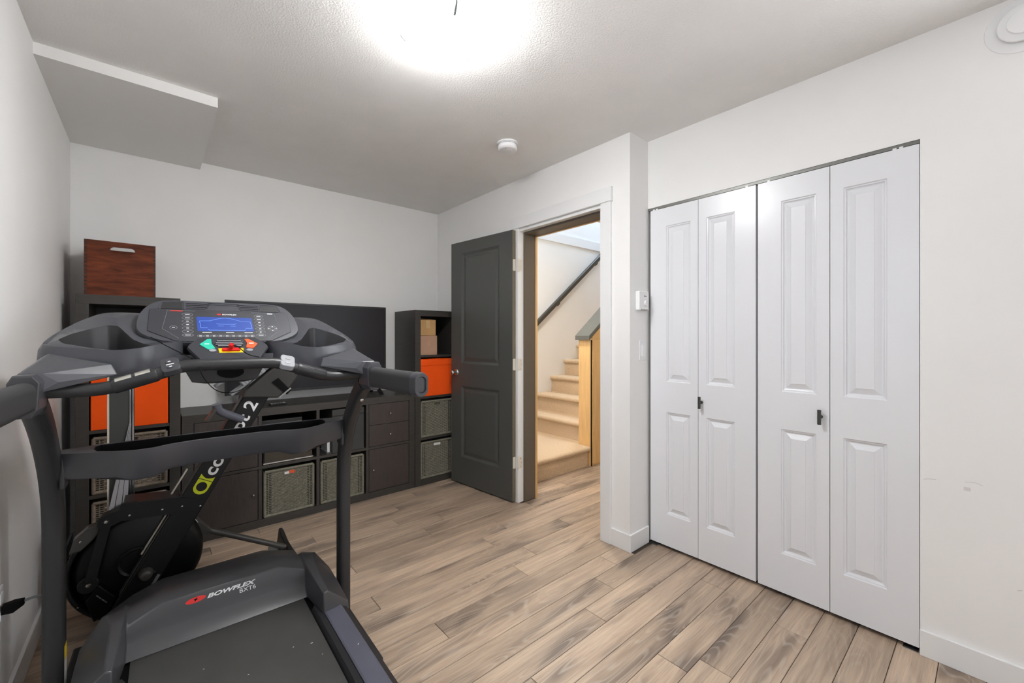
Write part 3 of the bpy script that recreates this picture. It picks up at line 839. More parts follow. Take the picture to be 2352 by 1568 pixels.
def knob_at(parent, x, z):
    bm = bmesh.new(); lathe(bm, [(0, 0), (0.004, 0), (0.004, 0.006), (0.007, 0.016), (0.006, 0.020), (0, 0.021)], axis((x, YF + 0.004, z), (0, -1, 0)), 12)
    link('knob', bm, 'chrome', parent)
G = 0.003
for c in (0, 3):
    x0, x1 = ccol(c) + G, ccol(c) + CW - G
    zm = zrow(1) + CH / 2
    for z0, z1 in ((zrow(1) + G, zm - 0.0015), (zm + 0.0015, zrow(1) + CH - G)):
        f = link('drawer', bx((x0, x1, YF + 0.004, YF + 0.018, z0, z1), (x0 + 0.01, x1 - 0.01, YF + 0.018, YF + 0.32, z0 + 0.01, z1 - 0.02)), 'unit_front', cu, smooth=False, bevel=0.001)
        knob_at(f, (x0 + x1) / 2, (z0 + z1) / 2)
    f = link('cupboard_door', bx((x0, x1, YF + 0.004, YF + 0.018, zrow(0) + G, zrow(0) + CH - G)), 'unit_front', cu, smooth=False, bevel=0.001)
    knob_at(f, x1 - 0.028 if c == 0 else x0 + 0.028, zrow(0) + CH * (0.53 if c == 0 else 0.52))

# ------------------------------------------------------------------ wicker baskets
BW, BHH, BD = 0.318, 0.312, 0.340
def basket(name, label, loc, wm, tagmat=None):
    t = thing(name, label, 'basket', loc, 'wicker baskets in the cube shelves', local=True)
    w, h = BW, BHH
    # body: bottom, sides, back
    bm = bx((-w / 2 + 0.006, w / 2 - 0.006, 0.006, BD, 0, 0.008), (-w / 2 + 0.002, -w / 2 + 0.010, 0.010, BD, 0.004, h - 0.012),
            (w / 2 - 0.010, w / 2 - 0.002, 0.010, BD, 0.004, h - 0.012), (-w / 2, w / 2, BD - 0.008, BD, 0.004, h - 0.012))
    link('body', bm, wm, t, smooth=False)
    link('lining', bx((-w / 2 + 0.010, w / 2 - 0.010, 0.013, 0.015, 0.008, h - 0.016)), 'wicker_dark', t, smooth=False)  # dark sheet paints the shade seen between the strands
    # wrapped rim
    bm = bmesh.new()
    r = 0.0095
    cor = [(-w / 2 + r, r), (w / 2 - r, r), (w / 2 - r, h - r), (-w / 2 + r, h - r)]
    for i in range(4):
        a, b = cor[i], cor[(i + 1) % 4]
        n = 40
        pts = [(a[0] + (b[0] - a[0]) * k / n, 0.008, a[1] + (b[1] - a[1]) * k / n) for k in range(n + 1)]
        tube(bm, pts, r, 8, radii=[r * (1.0 if k % 2 else 0.9) for k in range(n + 1)])
    link('rim', bm, wm, t, ang=60)
    # stakes and woven strands
    bm = bmesh.new()
    iw, ih = w - 4 * r + 0.012, h - 4 * r + 0.012
    zc = h / 2
    ns = 15; ps = iw / ns
    for k in range(ns + 1):
        x = -iw / 2 + k * ps
        box(bm, x - 0.0022, x + 0.0022, 0.0075, 0.0115, zc - ih / 2, zc + ih / 2)
    nr = 25; pr = ih / nr
    for q in range(nr):
        z = zc - ih / 2 + (q + 0.5) * pr
        slot = zc + ih / 2 - 0.035 < z < zc + ih / 2 - 0.008
        prev = None
        seg = ns * 2
        for k in range(seg + 1):
            x = -iw / 2 + k * ps / 2
            edge = min(k, seg - k)
            hh = pr * (0.20 if edge in (1, 2, 3) else 0.44)
            yo = 0.0095 + (0.0038 * (1 if (k // 2 + q) % 2 else -1) if k % 2 == 0 else 0)
            if slot and abs(x) < 0.036:
                prev = None; continue
            cur = [bm.verts.new(p) for p in ((x, yo - 0.001, z - hh), (x, yo - 0.0018, z), (x, yo - 0.001, z + hh), (x, yo + 0.001, z + hh), (x, yo + 0.001, z - hh))]
            if prev:
                for i in range(5): bm.faces.new((prev[i], prev[(i + 1) % 5], cur[(i + 1) % 5], cur[i]))
            prev = cur
    wv = link('weave', bm, wm, t, smooth=False)
    wv['kind'] = 'stuff'
    # metal-wrapped grip hole
    bm = bmesh.new(); pz = zc + ih / 2 - 0.0215
    prism(bm, rrect(0.078, 0.032, 0.006, 3, 0, pz), [rrect(0.066, 0.021, 0.005, 3, 0, pz)], XZ, 0.003, 0.011)
    link('grip', bm, wm, t, smooth=False)
    if tagmat == 'paper':
        link('paper_tag', bx((-0.033, 0.033, 0.0055, 0.007, pz - 0.013, pz + 0.011)), 'paper', t, smooth=False)
    elif tagmat == 'mixed':
        link('orange_packet', bx((-0.002, 0.031, 0.0055, 0.0115, pz - 0.012, pz + 0.010)), 'orange_btn', t, smooth=False)
        link('paper_tag', bx((-0.032, -0.004, 0.0055, 0.0115, pz - 0.016, pz + 0.004)), 'paper', t, smooth=False)
    return t
bY = YF + 0.004
lxc, rxc = (LX0 + LX1) / 2, (RX0 + RX1) / 2
basket('wicker_basket', 'brown wicker basket under the orange bin in the left shelf', (lxc, bY, zrow(1)), 'wicker_brown')
basket('wicker_basket', 'brown wicker basket at the bottom of the left shelf', (lxc, bY, zrow(0)), 'wicker_brown')
basket('wicker_basket', 'grey wicker basket with open grip right under the orange bin by the door', (rxc - 0.004, bY, zrow(1)), 'wicker')
basket('wicker_basket', 'grey wicker basket with white tag at the bottom of the shelf by the door', (rxc - 0.006, bY, zrow(0)), 'wicker', 'paper')
basket('wicker_basket', 'grey wicker basket with an orange packet showing in its grip', (ccol(1) + CW / 2 - 0.002, bY - 0.002, zrow(0)), 'wicker', 'mixed')
basket('wicker_basket', 'grey wicker basket in the low unit, partly behind the right treadmill upright', (ccol(2) + CW / 2 - 0.004, bY - 0.002, zrow(0)), 'wicker')

# ------------------------------------------------------------------ orange fabric bins
def orange_bin(label, x0, x1, z0, lid):
    t = thing('fabric_bin', label, 'storage bin', ((x0 + x1) / 2, YF + 0.17, z0), 'orange bins in the cube shelves')
    h = 0.322
    y0 = YF + 0.006
    hb = h - (0.062 if lid else 0)
    n = 8
    loops = []
    for k in range(n + 1):
        z = z0 + hb * k / n
        s = 0.004 * math.sin(PI * k / n)
        loops.append([(x0, y0 - s * 0.3, z), ((x0 * 2 + x1) / 3, y0 - s, z), ((x0 + 2 * x1) / 3, y0 - s, z), (x1, y0 - s * 0.3, z), (x1, y0 + 0.33, z), (x0, y0 + 0.33, z)])
    bm = bmesh.new(); loft(bm, loops)
    link('body', bm, 'orange', t, bevel=0.003)
    if lid:
        bm = bmesh.new()
        a = (x0 - 0.003, x1 + 0.003, y0 - 0.005, y0 + 0.334)
        lp = lambda i, z, dz=0: [(a[0] + i, a[2] + i, z + dz), ((a[0] + a[1]) / 2, a[2] + i, z + dz * 0.2), (a[1] - i, a[2] + i, z + dz), (a[1] - i, a[3] - i, z), (a[0] + i, a[3] - i, z)]
        loft(bm, [lp(0, z0 + hb - 0.002, -0.001), lp(-0.001, z0 + hb + 0.03), lp(0.001, z0 + h - 0.012), lp(0.012, z0 + h - 0.003, -0.004)])
        link('lid', bm, 'orange', t, bevel=0.004)
    else:
        link('hem', bx((x0 - 0.001, x1 + 0.001, y0 - 0.002, y0 + 0.004, z0 + h - 0.02, z0 + h)), 'orange', t, smooth=False, bevel=0.001)
    return t
orange_bin('bright orange fabric bin in the left shelf behind the treadmill', LX0 + FR + 0.006, LX1 - FR - 0.006, zrow(2), False)
orange_bin('bright orange fabric bin with lid in the shelf beside the dark door', RX0 + FR + 0.004, RX1 - FR - 0.006, zrow(2), True)

# ------------------------------------------------------------------ cardboard boxes
def carton(name, label, x0, x1, y0, y1, z0, z1, m, rot=0.0, flaps=True):
    t = thing(name, label, 'box', ((x0 + x1) / 2, (y0 + y1) / 2, z0), rotz=rot)
    link('carton_body', bx((x0, x1, y0, y1, z0, z1)), m, t, smooth=False, bevel=0.002)
    if flaps:
        bm = bmesh.new()
        hull(bm, [(x0, y0, z1), (x1, y0, z1), (x1, (y0 + y1) / 2, z1 + 0.012), (x0, (y0 + y1) / 2, z1 + 0.016), (x0, y0, z1 + 0.003), (x1, y0, z1 + 0.003), (x1, (y0 + y1) / 2, z1 + 0.015), (x0, (y0 + y1) / 2, z1 + 0.019)])
        link('flap', bm, m, t, smooth=False)
        link('flap', bx((x0, x1, (y0 + y1) / 2 + 0.004, y1, z1, z1 + 0.003)), m, t, smooth=False)
        link('tape', bx(((x0 + x1) / 2 - 0.02, (x0 + x1) / 2 + 0.02, y0 - 0.0006, y0 + 0.001, z1 - 0.07, z1 - 0.001)), 'tape', t, smooth=False)
    else:
        bm = bmesh.new(); cx, cz = (x0 + x1) / 2 + 0.005, (z0 + z1) / 2 + 0.02
        for k, dz in enumerate((0, -0.014, 0.014)):
            tube(bm, [(cx - 0.012 + 0.004 * k, y0 - 0.0004, cz + dz - 0.012), (cx + 0.010 + 0.004 * k, y0 - 0.0004, cz + dz + 0.008)], 0.0016, 5)
        link('tear', bm, 'tape', t, smooth=False)
    return t
carton('cardboard_box', 'pinkish cardboard box under another carton in the shelf by the door', RX0 + FR + 0.004, 1.885, YF + 0.035, YF + 0.26, zrow(3), zrow(3) + 0.166, 'cardboard2', flaps=False)
carton('cardboard_box', 'tan cardboard box with loose flaps on top of a pinkish carton', RX0 + FR + 0.008, 1.868, YF + 0.030, YF + 0.20, zrow(3) + 0.1665, zrow(3) + 0.298, 'cardboard', rot=R(0.8))

# ------------------------------------------------------------------ things in and on the low unit
gb = thing('glossy_box', 'wide dark box with glossy front in an upper cell of the low unit', 'box', (ccol(1) + CW / 2, YF + 0.17, zrow(1)))
x0, x1 = ccol(1) + 0.010, ccol(1) + CW - 0.022
link('case', bx((x0, x1, YF + 0.022, YF + 0.34, zrow(1), zrow(1) + 0.255)), 'tv', gb, smooth=False, bevel=0.003)
link('glass_front', bx((x0 + 0.006, x1 - 0.004, YF + 0.017, YF + 0.022, zrow(1) + 0.016, zrow(1) + 0.250)), 'glossbox', gb, smooth=False, bevel=0.001)
link('front_trim', bx((x0, x1, YF + 0.014, YF + 0.022, zrow(1) + 0.004, zrow(1) + 0.012)), 'chrome', gb, smooth=False)
pb = thing('flat_device', 'thin black device lying on the glossy-fronted box in the low unit', 'electronics', (ccol(1) + 0.13, YF + 0.17, zrow(1) + 0.255))
link('case', bx((ccol(1) + 0.004, ccol(1) + 0.25, YF + 0.03, YF + 0.30, zrow(1) + 0.255, zrow(1) + 0.292)), 'tv', pb, smooth=False, bevel=0.002)
link('front_plate', bx((ccol(1) + 0.008, ccol(1) + 0.246, YF + 0.027, YF + 0.03, zrow(1) + 0.258, zrow(1) + 0.268)), 'rower_grey', pb, smooth=False)
fb = thing('fabric_box', 'dark grey box standing right of a gap in the low unit', 'storage box', (ccol(2) + 0.22, YF + 0.17, zrow(1)))
link('box_body', bx((ccol(2) + 0.090, ccol(2) + CW - 0.014, YF + 0.010, YF + 0.33, zrow(1), zrow(1) + 0.318)), 'greybox', fb, smooth=False, bevel=0.003)
link('seam', bx((ccol(2) + 0.090, ccol(2) + CW - 0.014, YF + 0.0085, YF + 0.010, zrow(1) + 0.27, zrow(1) + 0.274)), 'dark', fb, smooth=False)
rt = thing('slim_device', 'slim white upright device in the gap beside the dark grey box', 'electronics', (ccol(2) + 0.075, YF + 0.06, zrow(1)))
link('casing', bx((ccol(2) + 0.066, ccol(2) + 0.086, YF + 0.05, YF + 0.20, zrow(1), zrow(1) + 0.13)), 'white_plastic', rt, smooth=False, bevel=0.004)
link('foot', bx((ccol(2) + 0.060, ccol(2) + 0.092, YF + 0.045, YF + 0.205, zrow(1), zrow(1) + 0.006)), 'rower_grey', rt, smooth=False)

# television
TX0, TX1, TZ0, TZ1, TY = 0.372, 1.512, 0.850, 1.501, 3.400
tv = thing('television', 'large black flat-screen television standing on the low unit', 'television', ((TX0 + TX1) / 2, TY + 0.03, CHH))
bm = bmesh.new(); prism(bm, [(TX0, TZ0), (TX1, TZ0), (TX1, TZ1), (TX0, TZ1)], [[(TX0 + 0.011, TZ0 + 0.018), (TX1 - 0.011, TZ0 + 0.018), (TX1 - 0.011, TZ1 - 0.011), (TX0 + 0.011, TZ1 - 0.011)]], XZ, TY, TY + 0.012)
link('bezel', bm, 'tv', tv, smooth=False)
link('screen_panel', bx((TX0 + 0.010, TX1 - 0.010, TY + 0.004, TY + 0.010, TZ0 + 0.017, TZ1 - 0.010)), 'screen', tv, smooth=False)
bm = bmesh.new(); hull(bm, [(TX0 + 0.005, TY + 0.011, TZ0 + 0.004), (TX1 - 0.005, TY + 0.011, TZ0 + 0.004), (TX1 - 0.005, TY + 0.011, TZ1 - 0.004), (TX0 + 0.005, TY + 0.011, TZ1 - 0.004),
     (TX0 + 0.15, TY + 0.06, TZ0 + 0.03), (TX1 - 0.15, TY + 0.06, TZ0 + 0.03), (TX1 - 0.15, TY + 0.06, TZ1 - 0.2), (TX0 + 0.15, TY + 0.06, TZ1 - 0.2)])
link('back_shell', bm, 'tv', tv, smooth=False)
for x in (TX0 + 0.10, TX1 - 0.085):
    bm = bmesh.new()
    prism(bm, [(3.268, CHH), (3.300, CHH), (TY + 0.022, TZ0 - 0.008), (3.505, CHH), (3.53, CHH), (TY + 0.034, TZ0 + 0.02), (TY + 0.008, TZ0 + 0.02)], None, YZ, x - 0.011, x + 0.011)
    link('foot', bm, 'tv', tv, smooth=False)
rc = thing('remote_control', 'black remote with pale buttons lying before the television', 'remote', (0.66, 3.24, CHH), rotz=R(12), local=True)
link('case', bx((-0.055, 0.055, -0.019, 0.019, 0.0, 0.014)), 'tv', rc, smooth=False, bevel=0.004)
for i in range(5):
    for j in range(2):
        link('button', bx((-0.045 + i * 0.02, -0.036 + i * 0.02, -0.010 + j * 0.013, -0.003 + j * 0.013, 0.0138, 0.0155)), 'paper' if i == 4 else 'pad', rc, smooth=False)

# wooden crate on the left shelf
cr = thing('wooden_crate', 'dark stained wooden crate with a grip hole on the left shelf', 'crate', (-0.13, 3.30, UH))
x0, x1, z0, z1, y0, y1 = -0.274, 0.016, UH, UH + 0.296, 3.166, 3.50
sl_ = rrect(0.102, 0.036, 0.0178, 6, (x0 + x1) / 2 + 0.006, z1 - 0.046)
bm = bmesh.new(); prism(bm, [(x0 + 0.012, z0), (x1 - 0.012, z0), (x1 - 0.012, z1 - 0.001), (x0 + 0.012, z1)], [sl_], XZ, y0, y0 + 0.014)
link('front_board', bm, 'crate', cr, smooth=False)
bm = bmesh.new(); prism(bm, [(x0 + 0.012, z0), (x1 - 0.012, z0), (x1 - 0.012, z1), (x0 + 0.012, z1)], [sl_], XZ, y1 - 0.014, y1)
link('back_board', bm, 'crate', cr, smooth=False)
link('side_board', bx((x0, x0 + 0.012, y0 + 0.012, y1, z0, z1)), 'crate', cr, smooth=False)
link('side_board', bx((x1 - 0.012, x1, y0 + 0.012, y1, z0, z1)), 'crate', cr, smooth=False)
link('bottom_board', bx((x0 + 0.012, x1 - 0.012, y0 + 0.014, y1 - 0.014, z0, z0 + 0.012)), 'crate', cr, smooth=False)
nf = 15
for s, xa, xb in ((0, x0, x0 + 0.0122), (1, x1 - 0.0122, x1)):
    for k in range(nf * 2):
        za, zb = z0 + (z1 - z0) * k / (nf * 2), z0 + (z1 - z0) * (k + 1) / (nf * 2)
        o = link('finger_joint', bx((xa, xb, y0 + (0.0008 if k % 2 else 0), y0 + 0.0125, za + 0.0003, zb - 0.0003)), 'crate_end' if k % 2 else 'crate', cr, smooth=False)

# ------------------------------------------------------------------ rowing machine (front half tipped up, rail on end)
rw = thing('rowing_machine', 'black rowing machine with white lettering on its tilted beam behind the treadmill', 'rowing machine', (0.1, 2.6, 0))
y0 = 2.475
# main beam
bd = Vector((0.485, 0.8745)); bp_ = Vector((0.8745, -0.485))      # along, across (X, Z)
def bpt(s, w):                                                      # s along the beam from its foot, w across
    q = Vector((-0.135, 0.075)) + bd * s + bp_ * w
    return (q.x, q.y)
bm = bmesh.new(); prism(bm, [bpt(0, 0), bpt(0, 0.105), bpt(1.04, 0.105), bpt(1.04, 0)], None, XZ, y0, y0 + 0.062)
beam = link('beam', bm, 'rower', rw, smooth=False, bevel=0.006)
# beam top edge plate (faces up-left)
bm = bmesh.new(); prism(bm, [bpt(0.06, -0.003), bpt(0.06, 0.004), bpt(1.0, 0.004), bpt(1.0, -0.003)], None, XZ, y0 + 0.008, y0 + 0.054)
link('beam_track', bm, 'tube', rw, smooth=False)
# lettering on the beam
def bmat(s, w):
    q = bpt(s, w)
    return frame((q[0], y0 - 0.0006, q[1]), (bd.x, 0, bd.y), (-bp_.x, 0, -bp_.y), (0, -1, 0))
bm = text_bm('concept 2', 0.078, bmat(0.612, 0.076), 0.0006, 0.0, 0.0016, 1.20, spacing=1.02)
link('lettering', bm, 'white_print', beam, smooth=False)
# lime emblem: a pill with a round hole, cut by two thin bars
def pill(s0, s1, w0, w1):
    r = (w1 - w0) / 2; c = (w0 + w1) / 2; out = []
    for k in range(13):
        a = R(90 + 180 * k / 12); out.append((s0 + r + r * math.cos(a), c + r * math.sin(a)))
    out += [(s1, w0), (s1, w1)]
    return out
bm = bmesh.new()
c3 = lambda s, w, d: (bpt(s, w)[0], d, bpt(s, w)[1])
hole = [(0.555 + 0.0215 * math.cos(R(360 * k / 20)), 0.052 + 0.0215 * math.sin(R(360 * k / 20))) for k in range(20)]
prism(bm, pill(0.519, 0.585, 0.022, 0.082), [hole], c3, y0 - 0.0012, y0 - 0.0002)
pr = [(0.588, 0.022), (0.609, 0.022)] + [(0.609 - 0.014 * math.sin(PI * k / 10), 0.022 + 0.06 * k / 10) for k in range(1, 10)] + [(0.609, 0.082), (0.588, 0.082)]
prism(bm, pr, None, c3, y0 - 0.0012, y0 - 0.0002)
link('emblem', bm, 'lime', beam, smooth=False)

# flywheel housing
fc = Vector((-0.035, 0.0, 0.232)); fr = 0.228
bm = bmesh.new()
lathe(bm, [(0, 0), (0.195, 0), (0.214, 0.008), (0.226, 0.026), (fr, 0.045), (fr, 0.155), (0.222, 0.176), (0.205, 0.19), (0, 0.195)], axis((fc.x, 2.525, fc.z), (0, 1, 0)), 56)
fh = link('flywheel_housing', bm, 'rower_guard', rw, ang=50)
bm = bmesh.new(); lathe(bm, [(0.060, 0), (0.064, 0.012), (0.058, 0.018), (0.050, 0.012), (0.046, 0)], axis((fc.x - 0.020, 2.525, fc.z + 0.010), (0, -1, 0)), 32)
link('bearing_ring', bm, 'rower', fh)
bm = bmesh.new(); lathe(bm, [(0, 0.032), (0.016, 0.032), (0.021, 0.027), (0.024, 0.012), (0.026, 0)], axis((-0.020, 2.475, 0.195), (0, -1, 0)), 24)
link('axle_cap', bm, 'tube', fh, ang=50)
# outer guard lip with bright rim, left side
bm = bmesh.new()
arc = []
for k in range(15):
    a = R(150 + 110 * k / 14); arc.append((fc.x + 0.236 * math.cos(a), 2.555, fc.z + 0.236 * math.sin(a)))
sweep(bm, arc, rrect(0.075, 0.016, 0.006, 3), (0, 1, 0))
link('guard_lip', bm, 'rower', rw)
bm = bmesh.new()
arc2 = []
for k in range(9):
    a = R(28 + 38 * k / 8); arc2.append((fc.x + 0.232 * math.cos(a), 2.60, fc.z + 0.232 * math.sin(a)))
sweep(bm, arc2, rrect(0.10, 0.005, 0.002, 2), (0, 1, 0))
link('guard_edge', bm, 'chrome', rw)
# clip at upper left of the guard
bm = bmesh.new(); hull(bm, [(x, y, z) for y in (2.50, 2.56) for x, z in ((-0.262, 0.345), (-0.248, 0.400), (-0.205, 0.440), (-0.165, 0.448), (-0.172, 0.405), (-0.225, 0.350))])
link('clip', bm, 'tube', rw, smooth=False, bevel=0.006)
# bracket plate on top and strut
bm = bmesh.new()
prism(bm, [(-0.176, 0.452), (-0.170, 0.482), (-0.150, 0.492), (-0.108, 0.500), (-0.100, 0.528), (0.115, 0.500), (0.190, 0.468), (0.166, 0.420), (0.10, 0.432), (-0.10, 0.452), (-0.140, 0.436), (-0.168, 0.438)], None, XZ, 2.470, 2.476)
plate = link('bracket_plate', bm, 'rower', rw, smooth=False)
bm = bmesh.new(); prism(bm, [(-0.168, 0.465), (-0.10, 0.485), (-0.092, 0.528), (0.10, 0.506), (0.10, 0.470), (-0.168, 0.445)], None, XZ, 2.476, 2.60)
link('crossbar', bm, 'rower', rw, smooth=False, bevel=0.004)
bm = bmesh.new()
prism(bm, [(-0.166, 0.455), (-0.130, 0.455), (-0.176, 0.225), (-0.216, 0.215)], None, XZ, 2.480, 2.500)
link('strut', bm, 'rower', rw, smooth=False, bevel=0.003)
bm = bmesh.new(); lathe(bm, [(0, 0.014), (0.030, 0.014), (0.034, 0.010), (0.034, 0)], axis((-0.203, 2.500, 0.206), (0, -1, 0)), 28)
link('pivot_cap', bm, 'rower', rw)
def bolt(x, z, r, y=2.470):
    bm = bmesh.new(); lathe(bm, [(0, 0.004), (r * 0.75, 0.0035), (r, 0)], axis((x, y, z), (0, -1, 0)), 6 if r > 0.006 else 12)
    link('bolt', bm, 'chrome', rw, smooth=False)
bolt(-0.148, 0.462, 0.009); bolt(-0.203, 0.206, 0.010, 2.486); bolt(-0.226, 0.392, 0.006, 2.498)
for x, z in ((-0.074, 0.470), (0.036, 0.466), (0.106, 0.462), (0.174, 0.446)): bolt(x, z, 0.0055)
bolt(0.010, 0.190, 0.005, 2.474); bolt(-0.236, 0.112, 0.004, 2.52)
# generator box with small printed lines
bm = bmesh.new(); prism(bm, [(-0.212, 0.140), (-0.172, 0.198), (-0.118, 0.125), (-0.142, 0.062), (-0.186, 0.046)], None, XZ, 2.484, 2.56)
gbx = link('sensor_box', bm, 'rower_guard', rw, smooth=False, bevel=0.003)
pm_ = mat('faded_print', rgb(120, 120, 122), 0.5)
dv = Vector((0.6, -0.8)); pvv = Vector((0.8, 0.6))
for k, (a, b, ln) in enumerate(((0.020, 0.020, 0.012), (0.034, 0.014, 0.010), (0.048, 0.010, 0.018), (0.060, 0.006, 0.014))):
    q = Vector((-0.190, 0.172)) + dv * a
    pts = [q - pvv * 0.002, q + dv * ln - pvv * 0.002, q + dv * ln + pvv * 0.002, q + pvv * 0.002]
    bm = bmesh.new(); prism(bm, [(p.x, p.y) for p in pts], None, XZ, 2.4835, 2.4845); link('printed_mark', bm, pm_, gbx, smooth=False)
# foot of the housing resting on the floor
bm = bmesh.new(); hull(bm, [(x, y, z) for y in (2.585, 2.68) for x, z in ((-0.215, 0.10), (-0.205, 0.02), (-0.17, 0.0), (-0.02, 0.0), (0.02, 0.05), (-0.15, 0.12))])
link('housing_foot', bm, 'rower_guard', rw, smooth=False, bevel=0.008)
# straps along the beam
for (s0, s1, w, wd, m, yy) in ((0.22, 0.415, -0.012, 0.006, 'cream', 2.505), (0.44, 0.60, -0.035, 0.006, 'cream', 2.53), (0.10, 0.165, 0.085, 0.012, 'rower_grey', y0 - 0.001)):
    bm = bmesh.new(); prism(bm, [bpt(s0, w), bpt(s1, w), bpt(s1, w + wd), bpt(s0, w + wd)], None, XZ, yy, yy + 0.012)
    link('strap', bm, m, rw, smooth=False)
# front leg and foot
bm = bmesh.new(); sweep(bm, [(0.085, 2.60, 0.350), (0.30, 2.60, 0.226), (0.585, 2.60, 0.062)], rrect(0.034, 0.026, 0.010, 3), (0, 1, 0))
link('front_leg', bm, 'tube', rw)
bm = bmesh.new(); hull(bm, [(0.125, 2.575, 0.30), (0.125, 2.63, 0.30), (0.175, 2.575, 0.345), (0.175, 2.63, 0.345), (0.24, 2.585, 0.262), (0.24, 2.615, 0.262), (0.20, 2.585, 0.250), (0.20, 2.615, 0.250)])
link('leg_socket', bm, 'tube', rw, smooth=False, bevel=0.004)
bm = bmesh.new()
loft(bm, [[(0.553, y, 0.018), (0.618, y, 0.018), (0.606, y, 0.052), (0.586, y, zt), (0.568, y, zt), (0.560, y, 0.052)] for y, zt in ((2.36, 0.060), (2.50, 0.080), (2.70, 0.092), (2.745, 0.118), (2.775, 0.118))])
link('foot_bar', bm, 'rower', rw, smooth=False, bevel=0.005)
for yy in (2.735, 2.40):
    bm = bmesh.new(); lathe(bm, [(0, -0.012), (0.024, -0.012), (0.027, -0.008), (0.027, 0.008), (0.024, 0.012), (0, 0.012)], axis((0.535, yy, 0.0272), (0, 1, 0)), 24)
    link('caster', bm, 'rower_grey', rw)
# footrest head at the top of the beam
bm = bmesh.new()
hd = [(0.340, 0.945), (0.500, 0.930), (0.515, 0.945), (0.560, 0.985), (0.600, 1.045), (0.620, 1.11), (0.500, 1.105), (0.435, 1.05), (0.352, 0.975)]
prism(bm, hd, None, XZ, 2.450, 2.60)
link('footrest_shell', bm, 'shell', rw, smooth=False, bevel=0.008)
bm = bmesh.new(); prism(bm, [(0.470, 1.015), (0.500, 1.035), (0.560, 0.965), (0.540, 0.945)], None, XZ, 2.444, 2.46)
link('footrest_recess', bm, 'dark', rw, smooth=False)
bm = bmesh.new(); prism(bm, [(0.500, 0.935), (0.506, 0.930), (0.560, 0.975), (0.556, 0.982)], None, XZ, 2.442, 2.452)
link('strap_buckle', bm, 'chrome', rw, smooth=False)
fdir = Vector((0.80, 0.60)); fper = Vector((-0.60, 0.80))
for (ox, oz, s0, s1, ww, yy, m) in ((0.300, 0.955, 0.0, 0.13, 0.012, 2.46, 'rower_grey'), (0.352, 1.000, 0.0, 0.12, 0.026, 2.46, 'pad'), (0.262, 1.002, -0.02, 0.12, 0.012, 2.56, 'rower_grey'), (0.318, 1.055, -0.01, 0.10, 0.026, 2.57, 'pad'), (0.43, 1.06, 0.0, 0.09, 0.022, 2.47, 'rower_grey')):
    o2 = Vector((ox, oz)); pts = [o2 + fdir * s0, o2 + fdir * s1, o2 + fdir * s1 + fper * ww, o2 + fdir * s0 + fper * ww]
    bm = bmesh.new(); prism(bm, [(p.x, p.y) for p in pts], None, XZ, yy, yy + 0.085)
    fo = link('footrest', bm, m, rw, smooth=False, bevel=0.005)
    if m == 'pad':
        for k in range(7):
            q = o2 + fdir * (s0 + 0.012 + 0.014 * k)
            pts = [q, q + fdir * 0.005, q + fdir * 0.005 + fper * (ww + 0.002), q + fper * (ww + 0.002)]
            bm = bmesh.new(); prism(bm, [(p.x, p.y) for p in pts], None, XZ, yy - 0.0015, yy + 0.06)
            link('ridge', bm, 'rower_grey', fo, smooth=False)
# handle hook on the left of the beam
bm = bmesh.new()
sweep(bm, smooth_path([(0.345, 2.48, 0.835), (0.300, 2.47, 0.858), (0.262, 2.46, 0.878), (0.243, 2.455, 0.895), (0.236, 2.455, 0.925)], 2), rrect(0.07, 0.036, 0.014, 4), (0, 1, 0))
hk = link('handle_hook', bm, 'hook', rw)
bm = bmesh.new(); prism(bm, [(0.190, 0.852), (0.206, 0.850), (0.240, 0.905), (0.230, 0.915)], None, XZ, 2.42, 2.475)
link('hook_jaw', bm, 'tube', hk, smooth=False, bevel=0.003)
# monorail on end
mr = link('monorail', bx((-0.150, -0.064, 2.690, 2.73, 0.44, 1.19)), 'monorail', rw, smooth=False, bevel=0.003)
link('edge_strip', bx((-0.157, -0.150, 2.688, 2.732, 0.44, 1.19)), 'cream', mr, smooth=False)
for k, (xa, ya) in enumerate(((-0.080, 2.684), (-0.070, 2.682))):
    link('track_edge', bx((xa, xa + 0.004, ya, ya + 0.008, 0.44, 1.15 - 0.05 * k)), 'rower_silver', mr, smooth=False)
for k, (a, b, c, d) in enumerate(((-0.150, -0.132, -0.0810, -0.0795), (-0.130, -0.108, -0.0785, -0.0770), (-0.106, -0.086, -0.0762, -0.0745))):
    bm = bmesh.new(); hull(bm, [(a, 2.64, 0.455), (b, 2.635, 0.455), (a, 2.66, 0.455), (b, 2.655, 0.455), (c, 2.680, 0.84), (d, 2.680, 0.84), (c, 2.688, 0.84), (d, 2.688, 0.84)])
    link('track_fin', bm, 'rower_silver', mr, smooth=False)

# ------------------------------------------------------------------ treadmill (local frame: x across, Y along, z up)
tm = thing('treadmill', 'charcoal folding treadmill with blue lit console in the foreground', 'treadmill', (0.213, 1.9, 0), rotz=R(-1.2), local=True)
def T(x, y, z): return (x, y - 1.9, z)
def tl(name, bm, m, parent=None, **k):
    return link(name, bm, m, parent or tm, **k)
def tbx(*b): return bx(*[(a[0], a[1], a[2] - 1.9, a[3] - 1.9, a[4], a[5]) for a in b])
YZT = lambda a, b, d: (d, a - 1.9, b)
XZT = lambda a, b, d: (a, d - 1.9, b)

